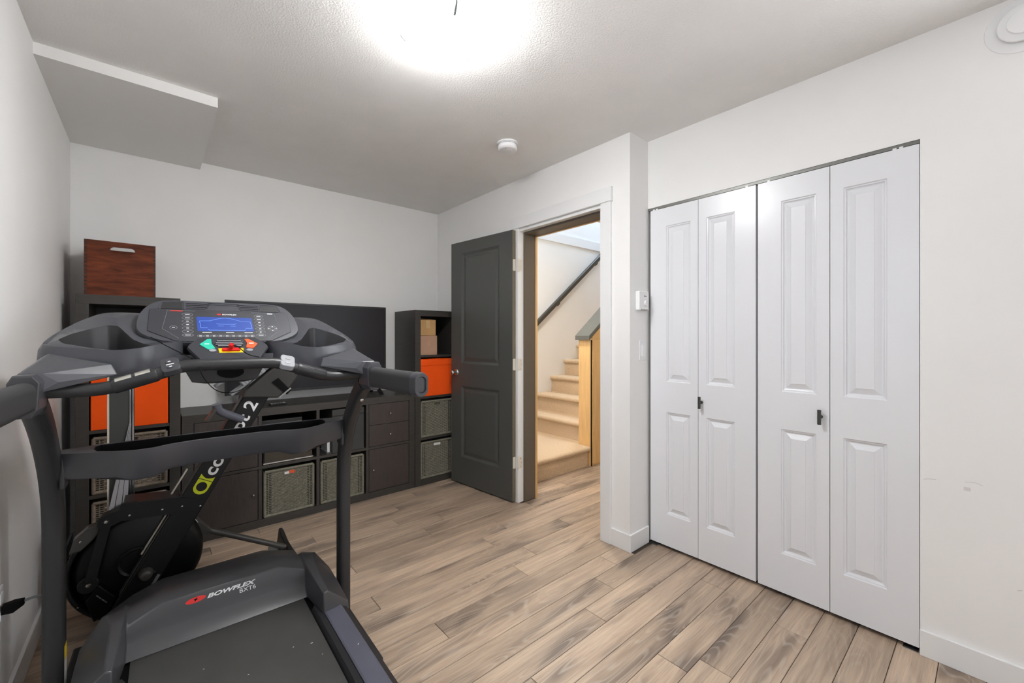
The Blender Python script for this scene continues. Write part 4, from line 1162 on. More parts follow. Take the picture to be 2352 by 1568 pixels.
# base, deck and belt
tl('base_frame', tbx((-0.45, -0.38, 1.50, 2.30, 0.0, 0.055), (0.38, 0.45, 1.50, 2.30, 0.0, 0.055), (-0.38, 0.38, 2.22, 2.28, 0.0, 0.055)), 'post', smooth=False, bevel=0.006)
tl('deck', tbx((-0.36, 0.36, 0.42, 1.92, 0.075, 0.150)), 'dark', smooth=False, bevel=0.003)
bm = bmesh.new(); prism(bm, [(0.46, 0.156), (0.43, 0.150), (0.425, 0.13), (0.44, 0.11), (1.92, 0.11), (1.92, 0.156)], None, YZT, -0.268, 0.268)
belt = tl('belt', bm, 'belt', ang=30)
speck = M['paper']
for (x, y, s) in ((0.17, 1.62, 0.003), (0.225, 1.60, 0.005), (0.03, 1.58, 0.003), (0.24, 1.52, 0.0025), (-0.08, 1.70, 0.0025)):
    bm = bmesh.new(); hull(bm, [T(x - s, y, 0.1562), T(x + s, y + s * .4, 0.1562), T(x + s * .5, y - s * .5, 0.1562), T(x, y, 0.1572)]); tl('speck', bm, speck, belt, smooth=False)
for s in (-1, 1):
    def sx(v): return s * v
    # rail: black base with slate insert
    a = sorted((sx(0.272), sx(0.398)))
    bm = bmesh.new(); prism(bm, [(sx(x), z) for x, z in ((0.274, 0.06), (0.274, 0.150), (0.283, 0.166), (0.300, 0.168), (0.305, 0.163), (0.372, 0.163), (0.376, 0.160), (0.394, 0.148), (0.400, 0.130), (0.400, 0.05), (0.36, 0.045))], None, lambda a, b, d: (a, d - 1.9, b), 0.40, 1.80)
    rl = tl('side_rail', bm, 'black_plastic', smooth=False)
    bm = bmesh.new(); prism(bm, [(sx(x), z) for x, z in ((0.304, 0.160), (0.304, 0.1680), (0.309, 0.1705), (0.364, 0.1700), (0.371, 0.166), (0.371, 0.160))], None, lambda a, b, d: (a, d - 1.9, b), 0.46, 1.78)
    tl('rail_insert', bm, 'rail_insert', rl, smooth=False)
    bm = bmesh.new(); prism(bm, [(0.35, 0.03), (0.35, 0.12), (0.37, 0.16), (0.46, 0.175), (0.48, 0.03)], None, YZT, min(sx(0.27), sx(0.405)), max(sx(0.27), sx(0.405)))
    tl('end_cap', bm, 'black_plastic', smooth=False, bevel=0.01)
    bm = bmesh.new(); hull(bm, [T(sx(0.345) - 0.006, 1.47, 0.1700), T(sx(0.345) + 0.006, 1.475, 0.1700), T(sx(0.345), 1.466, 0.1700), T(sx(0.345), 1.47, 0.1706)])
    if s > 0: tl('speck', bm, speck, rl, smooth=False)
tl('rear_roller', tube(bmesh.new(), [T(-0.27, 0.455, 0.125), T(0.27, 0.455, 0.125)], 0.028, 16), 'dark')

# motor cover: rows of a height field, mirrored, with proud shoulders
def cover():
    bm = bmesh.new()
    # columns across (x), each a list of (Y, z) running from belt to the floor in front
    c_mid = [(1.893, 0.158), (1.929, 0.187), (1.939, 0.211), (1.9445, 0.2395), (1.960, 0.287), (1.990, 0.300), (2.040, 0.301), (2.080, 0.292), (2.20, 0.262), (2.36, 0.20), (2.44, 0.10), (2.45, 0.03)]
    c_e   = [(1.893, 0.158), (1.919, 0.180), (1.927, 0.200), (1.931, 0.222), (1.937, 0.254), (1.958, 0.268), (2.000, 0.281), (2.045, 0.275), (2.16, 0.250), (2.31, 0.19), (2.38, 0.10), (2.39, 0.03)]
    cols = [(0.0, c_mid), (0.10, c_mid), (0.186, c_mid), (0.281, c_e)]
    half = {}
    for s in (-1, 1):
        prev = None
        for x, c in cols:
            cur = [bm.verts.new(T(s * x, *p)) for p in c]
            if prev:
                for i in range(len(c) - 1): bm.faces.new((prev[i], prev[i + 1], cur[i + 1], cur[i]))
            prev = cur
        # shoulder: inner wall up, ridge, outer slope
        inner = [(0.286, 1.728, 0.155), (0.288, 1.728, 0.226), (0.287, 1.86, 0.262), (0.283, 1.935, 0.290), (0.281, 1.975, 0.300)]
        P = lambda q: T(s * q[0], q[1], q[2])
        e = prev
        v_rb = bm.verts.new(P((0.300, 1.722, 0.158)))           # rear, inner, bottom
        v_rt = bm.verts.new(P((0.300, 1.728, 0.243)))           # rear, inner, top
        v_r2 = bm.verts.new(P((0.318, 1.732, 0.246)))           # flat strip on the ridge
        v_ro = bm.verts.new(P((0.402, 1.748, 0.166)))           # rear, outer
        v_rf = bm.verts.new(P((0.402, 1.724, 0.060)))
        v_m1 = bm.verts.new(P((0.286, 1.938, 0.272)))           # ridge inner, middle
        v_m2 = bm.verts.new(P((0.320, 1.938, 0.280)))
        v_mo = bm.verts.new(P((0.404, 1.880, 0.180)))
        v_f1 = bm.verts.new(P((0.287, 2.000, 0.288)))
        v_f2 = bm.verts.new(P((0.335, 2.000, 0.286)))
        v_fo = bm.verts.new(P((0.400, 1.995, 0.197)))
        v_f3 = bm.verts.new(P((0.287, 2.045, 0.282)))
        v_f4 = bm.verts.new(P((0.350, 2.048, 0.262)))
        v_e1 = bm.verts.new(P((0.30, 2.38, 0.10)))
        v_e2 = bm.verts.new(P((0.375, 2.28, 0.10)))
        v_e3 = bm.verts.new(P((0.375, 2.28, 0.03)))
        v_mf = bm.verts.new(P((0.404, 1.880, 0.045)))
        v_ff = bm.verts.new(P((0.400, 2.03, 0.035)))
        F = lambda *a: bm.faces.new(a)
        F(v_rb, v_rt, v_m1, e[4], e[3], e[2], e[1], e[0])       # inner wall facing the belt
        F(v_m1, v_f1, e[6], e[5], e[4])
        F(v_rt, v_r2, v_m2, v_m1); F(v_m1, v_m2, v_f2, v_f1)    # ridge strip
        F(v_r2, v_ro, v_mo, v_m2); F(v_m2, v_mo, v_fo, v_f2)    # outer slope
        F(v_f1, v_f2, v_f4, v_f3); F(v_f2, v_fo, v_f4)
        F(v_rb, v_rf, v_ro, v_r2, v_rt)                         # rear face
        F(v_ro, v_rf, v_mf, v_mo); F(v_mo, v_mf, v_ff, v_fo)
        F(e[6], v_f1, v_f3, e[7])
        F(v_f3, v_f4, v_e2, v_e1, e[9], e[8], e[7]) ; F(v_f4, v_fo, v_e2)
        F(v_fo, v_ff, v_e3, v_e2); F(e[9], v_e1, e[10]); F(v_e1, v_e2, v_e3, e[11], e[10])
    return bm
mc = tl('motor_cover', cover(), 'cover', ang=30, bevel=0.004)
# print on the cover's sloped face
cov_o = Vector(T(0.0, 1.942, 0.232)); up = Vector((0, 0.018, 0.055)).normalized(); nrm = Vector((0, -up.z, up.y))
def cmat(x, h): 
    p = cov_o + Vector((1, 0, 0)) * x + up * h + nrm * 0.0012
    return frame(p, (1, 0, 0), up, nrm)
bm = text_bm('BOWFLEX', 0.0190, cmat(-0.056, 0.0285), 0.0004, 0.30, 0.0007, 1.72, spacing=1.0)
tl('lettering', bm, 'white_print', mc, smooth=False)
bm = text_bm('BXT6', 0.0215, cmat(0.046, 0.0095), 0.0004, 0.0, 0.0, 1.12)
tl('lettering', bm, 'white_print', mc, smooth=False)
bm = bmesh.new(); mt = cmat(-0.090, 0.0355)
prism(bm, [(0.030 * math.cos(R(15 * k)) + 0.006 * math.sin(R(15 * k)), 0.0098 * math.sin(R(15 * k))) for k in range(24)], None, lambda a, b, d: tuple(mt @ Vector((a, b, d))), -0.0002, 0.0006)
em = tl('emblem', bm, 'red_print', mc, smooth=False)
bm = bmesh.new(); prism(bm, [(-0.004, -0.006), (0.002, -0.001), (0.008, 0.0), (0.003, 0.003), (0.006, 0.007), (-0.001, 0.004), (-0.007, 0.003), (-0.003, 0.0)], None, lambda a, b, d: tuple(mt @ Vector((a, b, d))), 0.0005, 0.0010)
tl('emblem_figure', bm, 'dark', em, smooth=False)

# uprights
HX = 0.453
PTH = [(1.972, 0.0), (1.972, 0.30), (1.972, 0.55), (1.970, 0.66), (1.950, 0.755), (1.905, 0.850), (1.835, 0.945), (1.765, 1.015), (1.700, 1.062)]
for s in (-1, 1):
    pts = smooth_path([T(s * HX, y, z) for y, z in PTH], 2)
    prof = [(s * a, b) for a, b in rrect(0.050, 0.066, 0.016, 4)]
    bm = bmesh.new(); sweep(bm, pts, prof, (1, 0, 0))
    up_ = tl('upright', bm, 'post', ang=40)
    bm = bmesh.new(); lathe(bm, [(0, 0.004), (0.006, 0.003), (0.008, 0)], axis(T(s * (HX + 0.0), 1.735, 0.985), (0, -0.8, -0.6)), 12)
    if s > 0: tl('bolt', bm, 'chrome', up_)
    else: bm.free()
    if s < 0:
        link('warning_label', tbx((s * HX + 0.0246, s * HX + 0.0256, 1.955, 1.99, 0.06, 0.25)), 'paper', up_, smooth=False)
        link('label_stripe', tbx((s * HX + 0.0250, s * HX + 0.0260, 1.955, 1.99, 0.205, 0.25)), 'yellow_print', up_, smooth=False)

# storage tray between the uprights
def tray():
    bm = bmesh.new()
    half_front = [(0.0, 1.842), (0.10, 1.840), (0.165, 1.826), (0.205, 1.800), (0.255, 1.797), (0.300, 1.818), (0.360, 1.852), (0.436, 1.895)]
    half_back = [(0.436, 1.960), (0.36, 1.978), (0.20, 1.985), (0.0, 1.985)]
    full = half_front + half_back
    outer = [(-x, y) for x, y in full[::-1][1:]] if False else None
    loop = [(x, y) for x, y in full] + [(-x, y) for x, y in full[::-1][1:-1]]
    zb = {}
    def bottom(x, y):
        return 0.800 if abs(x) < 0.15 else (0.786 if 0.19 < abs(x) < 0.27 and y < 1.85 else 0.800)
    def ins(lp, d):
        out = []
        for x, y in lp:
            cx = max(-0.345, min(0.345, x)); 
            ny = y + d if y < 1.93 else y - d
            nx = x if abs(x) < 0.35 else math.copysign(min(abs(x), 0.372) - 1.5 * d, x)
            out.append((nx, ny))
        return out
    o = [T(x, y, 0.884) for x, y in loop]
    b = [T(x * 0.995, y + (0.012 if y < 1.9 else -0.012), bottom(x, y)) for x, y in loop]
    b2 = [T(x * 0.99, y + (0.004 if y < 1.9 else -0.004), bottom(x, y) + 0.010) for x, y in loop]
    i1 = [T(x, y, 0.8845) for x, y in ins(loop, 0.010)]
    i2 = [T(x * 0.985, y, 0.820) for x, y in ins(loop, 0.016)]
    loft(bm, [b, b2, o, i1, i2])
    lb = bmesh.new()
    j1 = [T(x, y, 0.8830) for x, y in ins(loop, 0.0115)]
    j2 = [T(x * 0.985, y, 0.8225) for x, y in ins(loop, 0.0175)]
    loft(lb, [j1, j2], cap0=False)
    return bm, lb
tb_, lb_ = tray()
tr = tl('storage_tray', tb_, 'tread_plastic', ang=40)
tl('tray_liner', lb_, 'dark', tr, ang=40)  # black inner skin paints the tray hollow in shade
for x in (-0.235, 0.235):
    bm = bmesh.new(); lathe(bm, [(0.034, 0), (0.036, 0.006), (0.038, 0.006), (0.038, 0)], Matrix.Translation(T(x, 1.88, 0.821)), 28); tl('cup_ring', bm, 'tread_gloss', tr)
for s in (-1, 1):
    tl('tray_bracket', tbx((min(s * 0.418, s * 0.432), max(s * 0.418, s * 0.432), 1.890, 1.955, 0.770, 0.876)), 'post', smooth=False, bevel=0.006)

# console wings with cup wells
def wing(s):
    bm = bmesh.new()
    #        x      Y      z
    rim = [(0.225, 2.045, 1.334), (0.300, 2.045, 1.337), (0.352, 2.035, 1.331), (0.402, 2.000, 1.300), (0.446, 1.925, 1.258), (0.466, 1.865, 1.226), (0.440, 1.828, 1.220), (0.360, 1.806, 1.212), (0.300, 1.795, 1.206), (0.240, 1.802, 1.212), (0.175, 1.835, 1.228), (0.128, 1.872, 1.234), (0.128, 1.95, 1.238)]
    low = [(0.205, 2.030, 1.190), (0.300, 2.030, 1.185), (0.350, 2.015, 1.180), (0.405, 1.975, 1.170), (0.456, 1.900, 1.168), (0.478, 1.850, 1.165), (0.445, 1.812, 1.155), (0.350, 1.800, 1.135), (0.296, 1.795, 1.125), (0.240, 1.805, 1.125), (0.17, 1.838, 1.130), (0.128, 1.872, 1.130), (0.128, 1.95, 1.16)]
    c = Vector((0.31, 1.92, 0))
    def inset(lp, f, dz):
        return [(c.x + (x - c.x) * f, c.y + (y - c.y) * f, z + dz) for x, y, z in lp]
    i1 = inset(rim, 0.945, -0.001)
    lip = [(0.262, 1.900, 1.240), (0.300, 1.945, 1.285), (0.325, 1.958, 1.288), (0.365, 1.935, 1.275), (0.405, 1.895, 1.258), (0.430, 1.862, 1.240), (0.416, 1.842, 1.228), (0.352, 1.820, 1.214), (0.300, 1.808, 1.206), (0.250, 1.813, 1.210), (0.215, 1.830, 1.220), (0.212, 1.845, 1.220), (0.235, 1.868, 1.226)]
    well = [(0.32 + (x - 0.32) * 0.90, 1.875 + (y - 1.875) * 0.88, 1.166) for x, y, z in lip]
    mid = [(x * 1.004 + (0.004 if x > 0.38 else 0), y, z) for x, y, z in [tuple((Vector(a) * 0.7 + Vector(b) * 0.3)) for a, b in zip(rim, low)]]
    out = []
    for lp in (low, mid, rim, i1, lip, well):
        q = chaikin([T(s * x, y, z) for x, y, z in lp], 2, 0.10 if lp is lip or lp is well else 0.2)
        out.append(q)
    loft(bm, out[:5], cap1=False)
    wb = bmesh.new(); loft(wb, [[p + Vector((0, 0, -0.0004)) for p in out[4]], out[5]], cap0=False)
    return bm, wb
for s in (-1, 1):
    a_, b_ = wing(s)
    wg = tl('console_wing', a_, 'tread_gloss', ang=24)
    tl('cup_well', b_, 'black_plastic', wg, ang=30)  # darker than the wing, shade of the hollow put into the colour

# arm brackets reaching from the wings to the uprights
for s in (-1, 1):
    q = lambda x, y, z: T(s * x, y, z)
    bm = bmesh.new(); hull(bm, [q(0.440, 1.800, 1.200), q(0.456, 1.815, 1.188), q(0.300, 1.740, 1.166), q(0.286, 1.720, 1.135), q(0.300, 1.760, 1.128), q(0.430, 1.650, 1.150), q(0.472, 1.640, 1.152), q(0.476, 1.70, 1.150),
        q(0.430, 1.640, 1.100), q(0.474, 1.640, 1.100), q(0.430, 1.76, 1.10), q(0.476, 1.78, 1.12), q(0.40, 1.655, 1.125)])
    ab = tl('arm_bracket', bm, 'tread_gloss', smooth=False, bevel=0.004)
    bm = bmesh.new(); hull(bm, [q(x, y, z) for x, z in ((0.428, 1.060), (0.424, 1.128), (0.438, 1.150), (0.472, 1.150), (0.482, 1.130), (0.480, 1.060), (0.468, 1.040), (0.438, 1.040)) for y in (1.595, 1.700)])
    tl('collar', bm, 'tread_plastic', smooth=False, bevel=0.004)
    # handle
    bm = bmesh.new(); sweep(bm, [T(s * 0.453, 1.62, 1.092), T(s * 0.455, 1.40, 1.093), T(s * 0.457, 1.245, 1.094)], rrect(0.046, 0.078, 0.021, 5), (1, 0, 0))
    hd_ = tl('handle', bm, 'rubber', ang=40)
    bm = bmesh.new(); loft(bm, [[T(s * 0.457 + a * f, y, 1.094 + b * f) for a, b in rrect(0.049, 0.081, 0.0225, 5)] for y, f in ((1.250, 1.0), (1.222, 1.0), (1.212, 0.92), (1.212, 0.66), (1.218, 0.60))])
    tl('handle_cap', bm, 'tread_plastic', hd_, ang=30)

# heart-rate bar
BAR = [(0.0, 1.690, 1.157), (0.085, 1.690, 1.157), (0.135, 1.690, 1.155), (0.175, 1.692, 1.140), (0.235, 1.695, 1.120), (0.295, 1.700, 1.100), (0.340, 1.700, 1.094), (0.440, 1.695, 1.098)]
full = [T(-x, y, z) for x, y, z in BAR[::-1]] + [T(x, y, z) for x, y, z in BAR[1:]]
hb = tl('grip_bar', tube(bmesh.new(), smooth_path(full, 2), 0.0190, 16), 'post', ang=50)
for s in (-1, 1):
    a, b = Vector(T(s * 0.195, 1.693, 1.1335)), Vector(T(s * 0.296, 1.700, 1.1005))
    gr = tl('grip', tube(bmesh.new(), [a, a.lerp(b, 0.04), a.lerp(b, 0.5), a.lerp(b, 0.96), b], 0.02, 18, radii=[0.0200, 0.0222, 0.0222, 0.0222, 0.0205]), 'black_plastic', ang=50)
    for f0, f1 in ((0.12, 0.46), (0.54, 0.90)):
        c0, c1 = a.lerp(b, f0), a.lerp(b, f1)
        d = (c1 - c0).normalized(); u_ = Vector((0, -0.45, 0.9)); u_ = (u_ - d * u_.dot(d)).normalized(); w_ = d.cross(u_)
        bm = bmesh.new(); rings = []
        for cc in (c0, c1):
            rings.append([cc + (u_ * math.cos(R(t)) + w_ * math.sin(R(t))) * 0.0228 for t in (-28, -14, 0, 14, 28)] + [cc + (u_ * math.cos(R(t)) + w_ * math.sin(R(t))) * 0.0210 for t in (28, 0, -28)])
        loft(bm, rings); tl('sensor_plate', bm, 'grip_steel' if s < 0 else 'black_plastic', gr, smooth=False)
    # remote buttons
    o_ = Vector(T(s * 0.165, 1.684, 1.160)); xd = Vector((1, 0, -0.25 * s)).normalized(); n_ = Vector((0, -0.62, 0.78)); yd = n_.cross(xd).normalized(); n_ = xd.cross(yd).normalized()
    mt2 = frame(o_, xd, yd, n_)
    bm = bmesh.new(); prism(bm, rrect(0.048, 0.060, 0.012, 4), None, lambda a, b, d: tuple(mt2 @ Vector((a, b, d))), -0.018, 0.004)
    pd = tl('remote_pad', bm, 'tread_plastic' if s < 0 else 'pad', smooth=False, bevel=0.003)
    for k in (-1, 1):
        bm = bmesh.new(); prism(bm, [(0.0095 * math.cos(R(24 * t)), k * 0.0115 + 0.0065 * math.sin(R(24 * t))) for t in range(15)], None, lambda a, b, d: tuple(mt2 @ Vector((a, b, d))), 0.003, 0.0055)
        bt = tl('button', bm, 'tread_gloss' if s < 0 else 'chrome', pd, smooth=False)
        if s < 0:
            bm = bmesh.new(); prism(bm, [(-0.004, k * 0.0115 - 0.0015 * k), (0.004, k * 0.0115 - 0.0015 * k), (0.0025, k * 0.0115 + 0.002 * k), (-0.0025, k * 0.0115 + 0.002 * k)], None, lambda a, b, d: tuple(mt2 @ Vector((a, b, d))), 0.0053, 0.006)
            tl('arrow_mark', bm, 'white_print', bt, smooth=False)
    if s < 0:
        bm = bmesh.new(); prism(bm, [(-0.010, -0.0015), (0.010, -0.0015), (0.010, 0.0015), (-0.010, 0.0015)], None, lambda a, b, d: tuple(mt2 @ Vector((a, b, d))), 0.0038, 0.0046); tl('printed_mark', bm, 'white_print', pd, smooth=False)

# console centre
TH = R(50)
FU = Vector((0, math.cos(TH), math.sin(TH))); FN = Vector((0, -math.sin(TH), math.cos(TH)))
FO = Vector(T(0, 1.890, 1.232))
def FP(a, b, h=0.0): return tuple(FO + Vector((a, 0, 0)) + FU * b + FN * h)
def fz(z): return (z - 1.232) / math.sin(TH)
def sym(pts): return [(-x, y) for x, y in pts] + [(x, y) for x, y in pts[::-1]]
shell = chaikin([Vector((x, y, 0)) for x, y in sym([(0.150, fz(1.222)), (0.245, fz(1.252)), (0.262, fz(1.290)), (0.243, fz(1.350)), (0.205, fz(1.383)), (0.150, fz(1.386)), (0.06, fz(1.386))])], 2)
shell = [(v.x, v.y) for v in shell]
bm = bmesh.new(); loft(bm, [[FP(x * 0.9, y * 0.95 + 0.005, -0.085) for x, y in shell], [FP(x, y, -0.045) for x, y in shell], [FP(x, y, -0.004) for x, y in shell], [FP(x * 0.985, (y - 0.08) * 0.975 + 0.08, 0.002) for x, y in shell]])
con = tl('console', bm, 'tread_gloss', ang=40)
fp = sym([(0.085, fz(1.228)), (0.150, fz(1.232)), (0.226, fz(1.268)), (0.222, fz(1.347)), (0.06, fz(1.347))])
bm = bmesh.new(); prism(bm, fp, None, lambda a, b, d: FP(a, b, d), -0.002, 0.0045)
fpn = tl('face_panel', bm, 'face', con, smooth=False, bevel=0.0012)
FH = 0.0045
# lcd
bm = bmesh.new(); b0, b1 = fz(1.267), fz(1.321)
prism(bm, [(-0.086, b0), (0.092, b0), (0.089, b1), (-0.088, b1)], None, lambda a, b, d: FP(a, b, d), FH - 0.001, FH + 0.0008)
lcd = tl('lcd_screen', bm, 'lcd', con, smooth=False)
def fline(pts, w, m, parent, name='lcd_graphic', h=FH + 0.0010):
    bm = bmesh.new(); tube(bm, [FP(a, b, h) for a, b in pts], w, 6, flat=0.5); return tl(name, bm, m, parent, smooth=False)
dbm = (b1 - b0)
q = lambda u, v: (-0.086 + 0.176 * u, b0 + dbm * v)
fline([q(0.22, .72), q(0.04, .70), q(0.06, .22), q(0.17, .22)], 0.0008, 'lcd_line', lcd)
fline([q(0.78, .72), q(0.96, .70), q(0.985, .22), q(0.86, .22)], 0.0008, 'lcd_line', lcd)
fline([q(0.22 + 0.56 * k / 10, .72 + .22 * math.sin(PI * k / 10)) for k in range(11)], 0.0008, 'lcd_line', lcd)
fline([q(.18, .12), q(.20, .06), q(.84, .06), q(.86, .12)], 0.0008, 'lcd_line', lcd)
fline([q(.33, .55), q(.36, .50), q(.66, .50), q(.69, .55)], 0.0008, 'lcd_line', lcd)
fline([q(.36, .36), q(.46, .36)], 0.0006, 'lcd_line', lcd); fline([q(.58, .36), q(.68, .36)], 0.0006, 'lcd_line', lcd)
# printed outlines and marks
for s in (-1, 1):
    fline([(s * 0.090, fz(1.343)), (s * 0.172, fz(1.343)), (s * 0.186, fz(1.275)), (s * 0.140, fz(1.240))], 0.0007, 'silverline', fpn, 'printed_line', FH + 0.0003)
bm = bmesh.new(); prism(bm, [(-0.164, fz(1.3405)), (-0.128, fz(1.3405)), (-0.128, fz(1.3435)), (-0.164, fz(1.3435))], None, lambda a, b, d: FP(a, b, d), FH, FH + 0.0006); tl('printed_mark', bm, 'red_print', fpn, smooth=False)
fmt = lambda a, b: frame(FP(a, b, FH + 0.0006), (1, 0, 0), FU, FN)
tl('lettering', text_bm('BOWFLEX', 0.0075, fmt(-0.008, fz(1.3305)), 0.0002, 0.25, 0.0002, 1.35), 'white_print', fpn, smooth=False)
bm = bmesh.new(); prism(bm, [(-0.0175 + 0.0075 * math.cos(R(24 * k)), fz(1.3325) + 0.0032 * math.sin(R(24 * k))) for k in range(15)], None, lambda a, b, d: FP(a, b, d), FH, FH + 0.0007); tl('emblem', bm, 'red_print', fpn, smooth=False)
bm = bmesh.new(); prism(bm, [(0.147, fz(1.339)), (0.166, fz(1.339)), (0.166, fz(1.3425)), (0.147, fz(1.3425))], None, lambda a, b, d: FP(a, b, d), FH, FH + 0.0006); tl('printed_mark', bm, 'white_print', fpn, smooth=False)
for a0, a1 in ((-0.072, -0.044), (0.0, 0.026), (0.060, 0.088)):
    bm = bmesh.new(); prism(bm, [(a0, fz(1.2615)), (a1, fz(1.2615)), (a1, fz(1.2632)), (a0, fz(1.2632))], None, lambda a, b, d: FP(a, b, d), FH, FH + 0.0006); tl('printed_mark', bm, 'white_print', fpn, smooth=False)
# buttons
def oval(bm, a, b, ra, rb, h0, h1, n=18, hole=0.0):
    out = [(a + ra * math.cos(2 * PI * k / n), b + rb * math.sin(2 * PI * k / n)) for k in range(n)]
    hl = [[(a + (ra - hole) * math.cos(2 * PI * k / n), b + (rb - hole) * math.sin(2 * PI * k / n)) for k in range(n)]] if hole else None
    prism(bm, out, hl, lambda x, y, d: FP(x, y, d), h0, h1)
def button(a, b, ra, rb, mw):
    bm = bmesh.new(); oval(bm, a, b, ra, rb, FH - 0.0005, FH + 0.0009)
    o = tl('button', bm, 'face', con, smooth=False)
    bm = bmesh.new(); oval(bm, a, b, ra, rb, FH + 0.0004, FH + 0.0011, hole=0.0007); tl('button_outline', bm, 'silverline', o, smooth=False)
    bm = bmesh.new(); prism(bm, [(a - mw, b - 0.0013), (a + mw, b - 0.0013), (a + mw, b + 0.0013), (a - mw, b + 0.0013)], None, lambda x, y, d: FP(x, y, d), FH + 0.0008, FH + 0.0013)
    tl('button_mark', bm, 'white_print', o, smooth=False)
for s in (-1, 1):
    for k in range(7):
        button(s * 0.1145 - 0.0, fz(1.3285 - 0.0128 * k), 0.0165, 0.0072, (0.007, 0.007, 0.004, 0.004, 0.004, 0.003, 0.008)[k])
for k in range(9):
    button(-0.078 + 0.0202 * k, fz(1.2485), 0.0095, 0.0060, 0.0042)
bm = bmesh.new(); oval(bm, 0.158, fz(1.279), 0.0175, 0.0140, FH, FH + 0.001)
npd = tl('nav_pad', bm, 'face', con, smooth=False)
bm = bmesh.new(); oval(bm, 0.158, fz(1.279), 0.0175, 0.0140, FH + 0.0006, FH + 0.0013, 24, 0.0008); oval(bm, 0.158, fz(1.279), 0.0085, 0.0068, FH + 0.0006, FH + 0.0013, 20, 0.0007); tl('button_outline', bm, 'silverline', npd, smooth=False)
for da, db in ((0.0130, 0), (-0.0130, 0), (0, 0.0104), (0, -0.0104)):
    bm = bmesh.new(); oval(bm, 0.158 + da, fz(1.279) + db, 0.0022, 0.0018, FH + 0.0006, FH + 0.0014, 8); tl('button_mark', bm, 'white_print', npd, smooth=False)
button(-0.155, fz(1.279), 0.0110, 0.0085, 0.004)
# media rack above the face
rk = sym([(0.212, fz(1.350)), (0.196, fz(1.376)), (0.150, fz(1.3845)), (0.04, fz(1.3845))])
bm = bmesh.new(); prism(bm, rk, None, lambda a, b, d: FP(a, b, d), 0.0, 0.0025)
rko = tl('media_rack', bm, 'tread_gloss', con, smooth=False)
for k in range(4):
    z = 1.3535 + 0.0068 * k
    for s in (-1, 1):
        fline([(s * 0.118, fz(z)), (s * (0.062 - 0.004 * k), fz(z)), (s * (0.052 - 0.004 * k), fz(z + 0.0042))], 0.0013, 'dark', rko, 'rack_rib', 0.003)
for s in (-1, 1):
    bm = bmesh.new(); prism(bm, [(s * 0.128, fz(1.350)), (s * 0.190, fz(1.350)), (s * 0.184, fz(1.374)), (s * 0.128, fz(1.378))], None, lambda a, b, d: FP(a, b, d), 0.001, 0.0040); tl('speaker_panel', bm, 'black_plastic', rko, smooth=False)
    fline([(s * 0.124, fz(1.352)), (s * 0.124, fz(1.381)), (s * 0.186, fz(1.3775)), (s * 0.197, fz(1.352))], 0.0018, 'tread_gloss', rko, 'rack_rib', 0.003)
fline([(-0.052, fz(1.3785)), (0.052, fz(1.3785))], 0.0016, 'tread_gloss', rko, 'rack_rib', 0.003)
fline([(-0.050, fz(1.372)), (0.050, fz(1.372))], 0.0014, 'tread_gloss', rko, 'rack_rib', 0.003)

# control pod: start, stop, fan, safety key
TP = R(37)
PU = Vector((0, math.cos(TP), math.sin(TP))); PN = Vector((0, -math.sin(TP), math.cos(TP)))
PO = Vector(T(0.006, 1.793, 1.170))
def PP(a, b, h=0.0): return tuple(PO + Vector((a, 0, 0)) + PU * b + PN * h)
pod = sym([(0.092, 0.0), (0.126, 0.068), (0.121, 0.085), (0.088, 0.128), (0.03, 0.130)])
bm = bmesh.new(); loft(bm, [[PP(x * 0.86, 0.02 + y * 0.82, -0.06) for x, y in pod], [PP(x * 0.97, y * 0.97 + 0.002, -0.014) for x, y in pod], [PP(x, y, -0.006) for x, y in pod], [PP(x * 0.975, y * 0.97 + 0.002, 0.001) for x, y in pod]])
po = tl('control_pod', bm, 'face', con, ang=30)
def pprism(pts, h0, h1, name, m, parent=None, bev=0.0):
    bm = bmesh.new(); prism(bm, pts, None, lambda a, b, d: PP(a, b, d), h0, h1); return tl(name, bm, m, parent or po, smooth=False, bevel=bev)
st_b = pprism([(-0.044, 0.058), (-0.066, 0.052), (-0.090, 0.082), (-0.066, 0.112), (-0.054, 0.114), (-0.054, 0.085)], -0.001, 0.004, 'start_button', 'teal', bev=0.001)
pprism([(-0.075, 0.081), (-0.061, 0.081), (-0.061, 0.085), (-0.075, 0.085)], 0.0035, 0.0045, 'button_mark', 'white_print', st_b)
sp_b = pprism([(0.050, 0.062), (0.072, 0.056), (0.090, 0.084), (0.062, 0.114), (0.050, 0.113), (0.056, 0.088)], -0.001, 0.004, 'stop_button', 'orange_btn', bev=0.001)
pprism([(0.062, 0.083), (0.077, 0.083), (0.077, 0.088), (0.062, 0.088)], 0.0035, 0.0045, 'button_mark', 'white_print', sp_b)
fg = pprism([(-0.046, 0.084), (-0.034, 0.066), (0.034, 0.066), (0.046, 0.084), (0.034, 0.110), (-0.034, 0.110)], -0.001, 0.0022, 'fan_vent', 'dark')
for k, (b, hw_) in enumerate(((0.0715, 0.036), (0.081, 0.043), (0.091, 0.041), (0.101, 0.037))):
    pprism([(-hw_, b - 0.0018), (hw_, b - 0.0018), (hw_, b + 0.0018), (-hw_, b + 0.0018)], 0.0015, 0.0052, 'vent_slat', 'pad', fg)
pprism([(-0.002, 0.066), (0.002, 0.066), (0.002, 0.110), (-0.002, 0.110)], 0.0015, 0.0045, 'vent_slat', 'tread_gloss', fg)
kb = pprism([(-0.034, 0.034), (0.040, 0.034), (0.042, 0.060), (-0.036, 0.060)], -0.001, 0.0022, 'key_base', 'yellow_print', bev=0.001)
ky = pprism([(-0.024, 0.040), (0.030, 0.040), (0.031, 0.055), (-0.025, 0.055)], 0.001, 0.009, 'safety_key', 'red_key', bev=0.002)
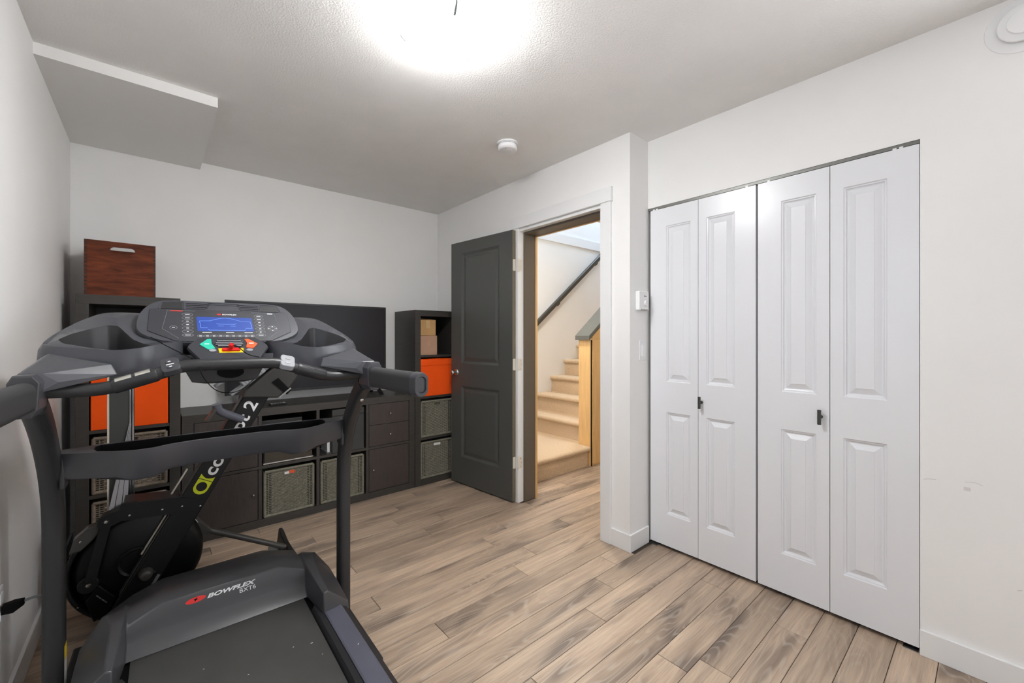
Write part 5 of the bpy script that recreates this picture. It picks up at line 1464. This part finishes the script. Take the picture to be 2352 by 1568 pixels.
bm = bmesh.new(); lathe(bm, [(0, 0.020), (0.007, 0.019), (0.009, 0.012), (0.006, 0)], axis(PP(0.002, 0.050, 0.008), PN), 14); tl('key_grip', bm, 'red_key', ky)
for a in (-0.053, 0.060):
    bm = bmesh.new(); prism(bm, [(a + 0.011 * math.cos(R(24 * k)), 0.047 + 0.0075 * math.sin(R(24 * k))) for k in range(15)], None, lambda x, y, d: PP(x, y, d), -0.001, 0.004); ab2 = tl('speed_button', bm, 'pad', po, smooth=False, bevel=0.001)

# under-console box with round duct, and the front apron behind the bar
bm = bmesh.new(); prism(bm, [(-0.20, 1.130), (0.20, 1.130), (0.20, 1.185), (-0.20, 1.185)], None, XZT, 1.856, 1.89); tl('apron', bm, 'tread_gloss', smooth=False)
bm = bmesh.new(); hull(bm, [T(x, y, z) for x, y, z in ((-0.135, 1.86, 1.150), (0.125, 1.86, 1.150), (-0.105, 1.865, 1.086), (0.095, 1.865, 1.086), (-0.06, 1.868, 1.078), (0.05, 1.868, 1.078), (-0.12, 2.0, 1.16), (0.12, 2.0, 1.16), (-0.09, 1.98, 1.10), (0.09, 1.98, 1.10))])
ub = tl('duct_box', bm, 'black_plastic', smooth=False, bevel=0.004)
bm = bmesh.new(); prism(bm, [(0.01 + 0.042 * math.cos(R(15 * k)), 1.118 + 0.022 * math.sin(R(15 * k))) for k in range(24)], None, XZT, 1.8585, 1.868); tl('duct_opening', bm, 'dark', ub, smooth=False)  # black disc paints the shade inside the duct mouth

# cords
tl('key_cord', tube(bmesh.new(), smooth_path([PP(0.004, 0.050, 0.024), PP(0.018, 0.038, 0.030), PP(0.035, 0.018, 0.020), PP(0.055, 0.002, 0.012), PP(0.085, -0.004, 0.008)], 3), 0.0016, 6), 'dark', po)
tl('audio_cord', tube(bmesh.new(), smooth_path([T(-0.215, 1.83, 1.248), T(-0.17, 1.80, 1.215), T(-0.10, 1.72, 1.172), T(-0.095, 1.668, 1.158), T(-0.085, 1.665, 1.12), T(-0.055, 1.68, 1.075), T(-0.02, 1.72, 1.055), T(0.03, 1.76, 1.055), T(0.085, 1.86, 1.088)], 3), 0.0014, 6), 'dark')
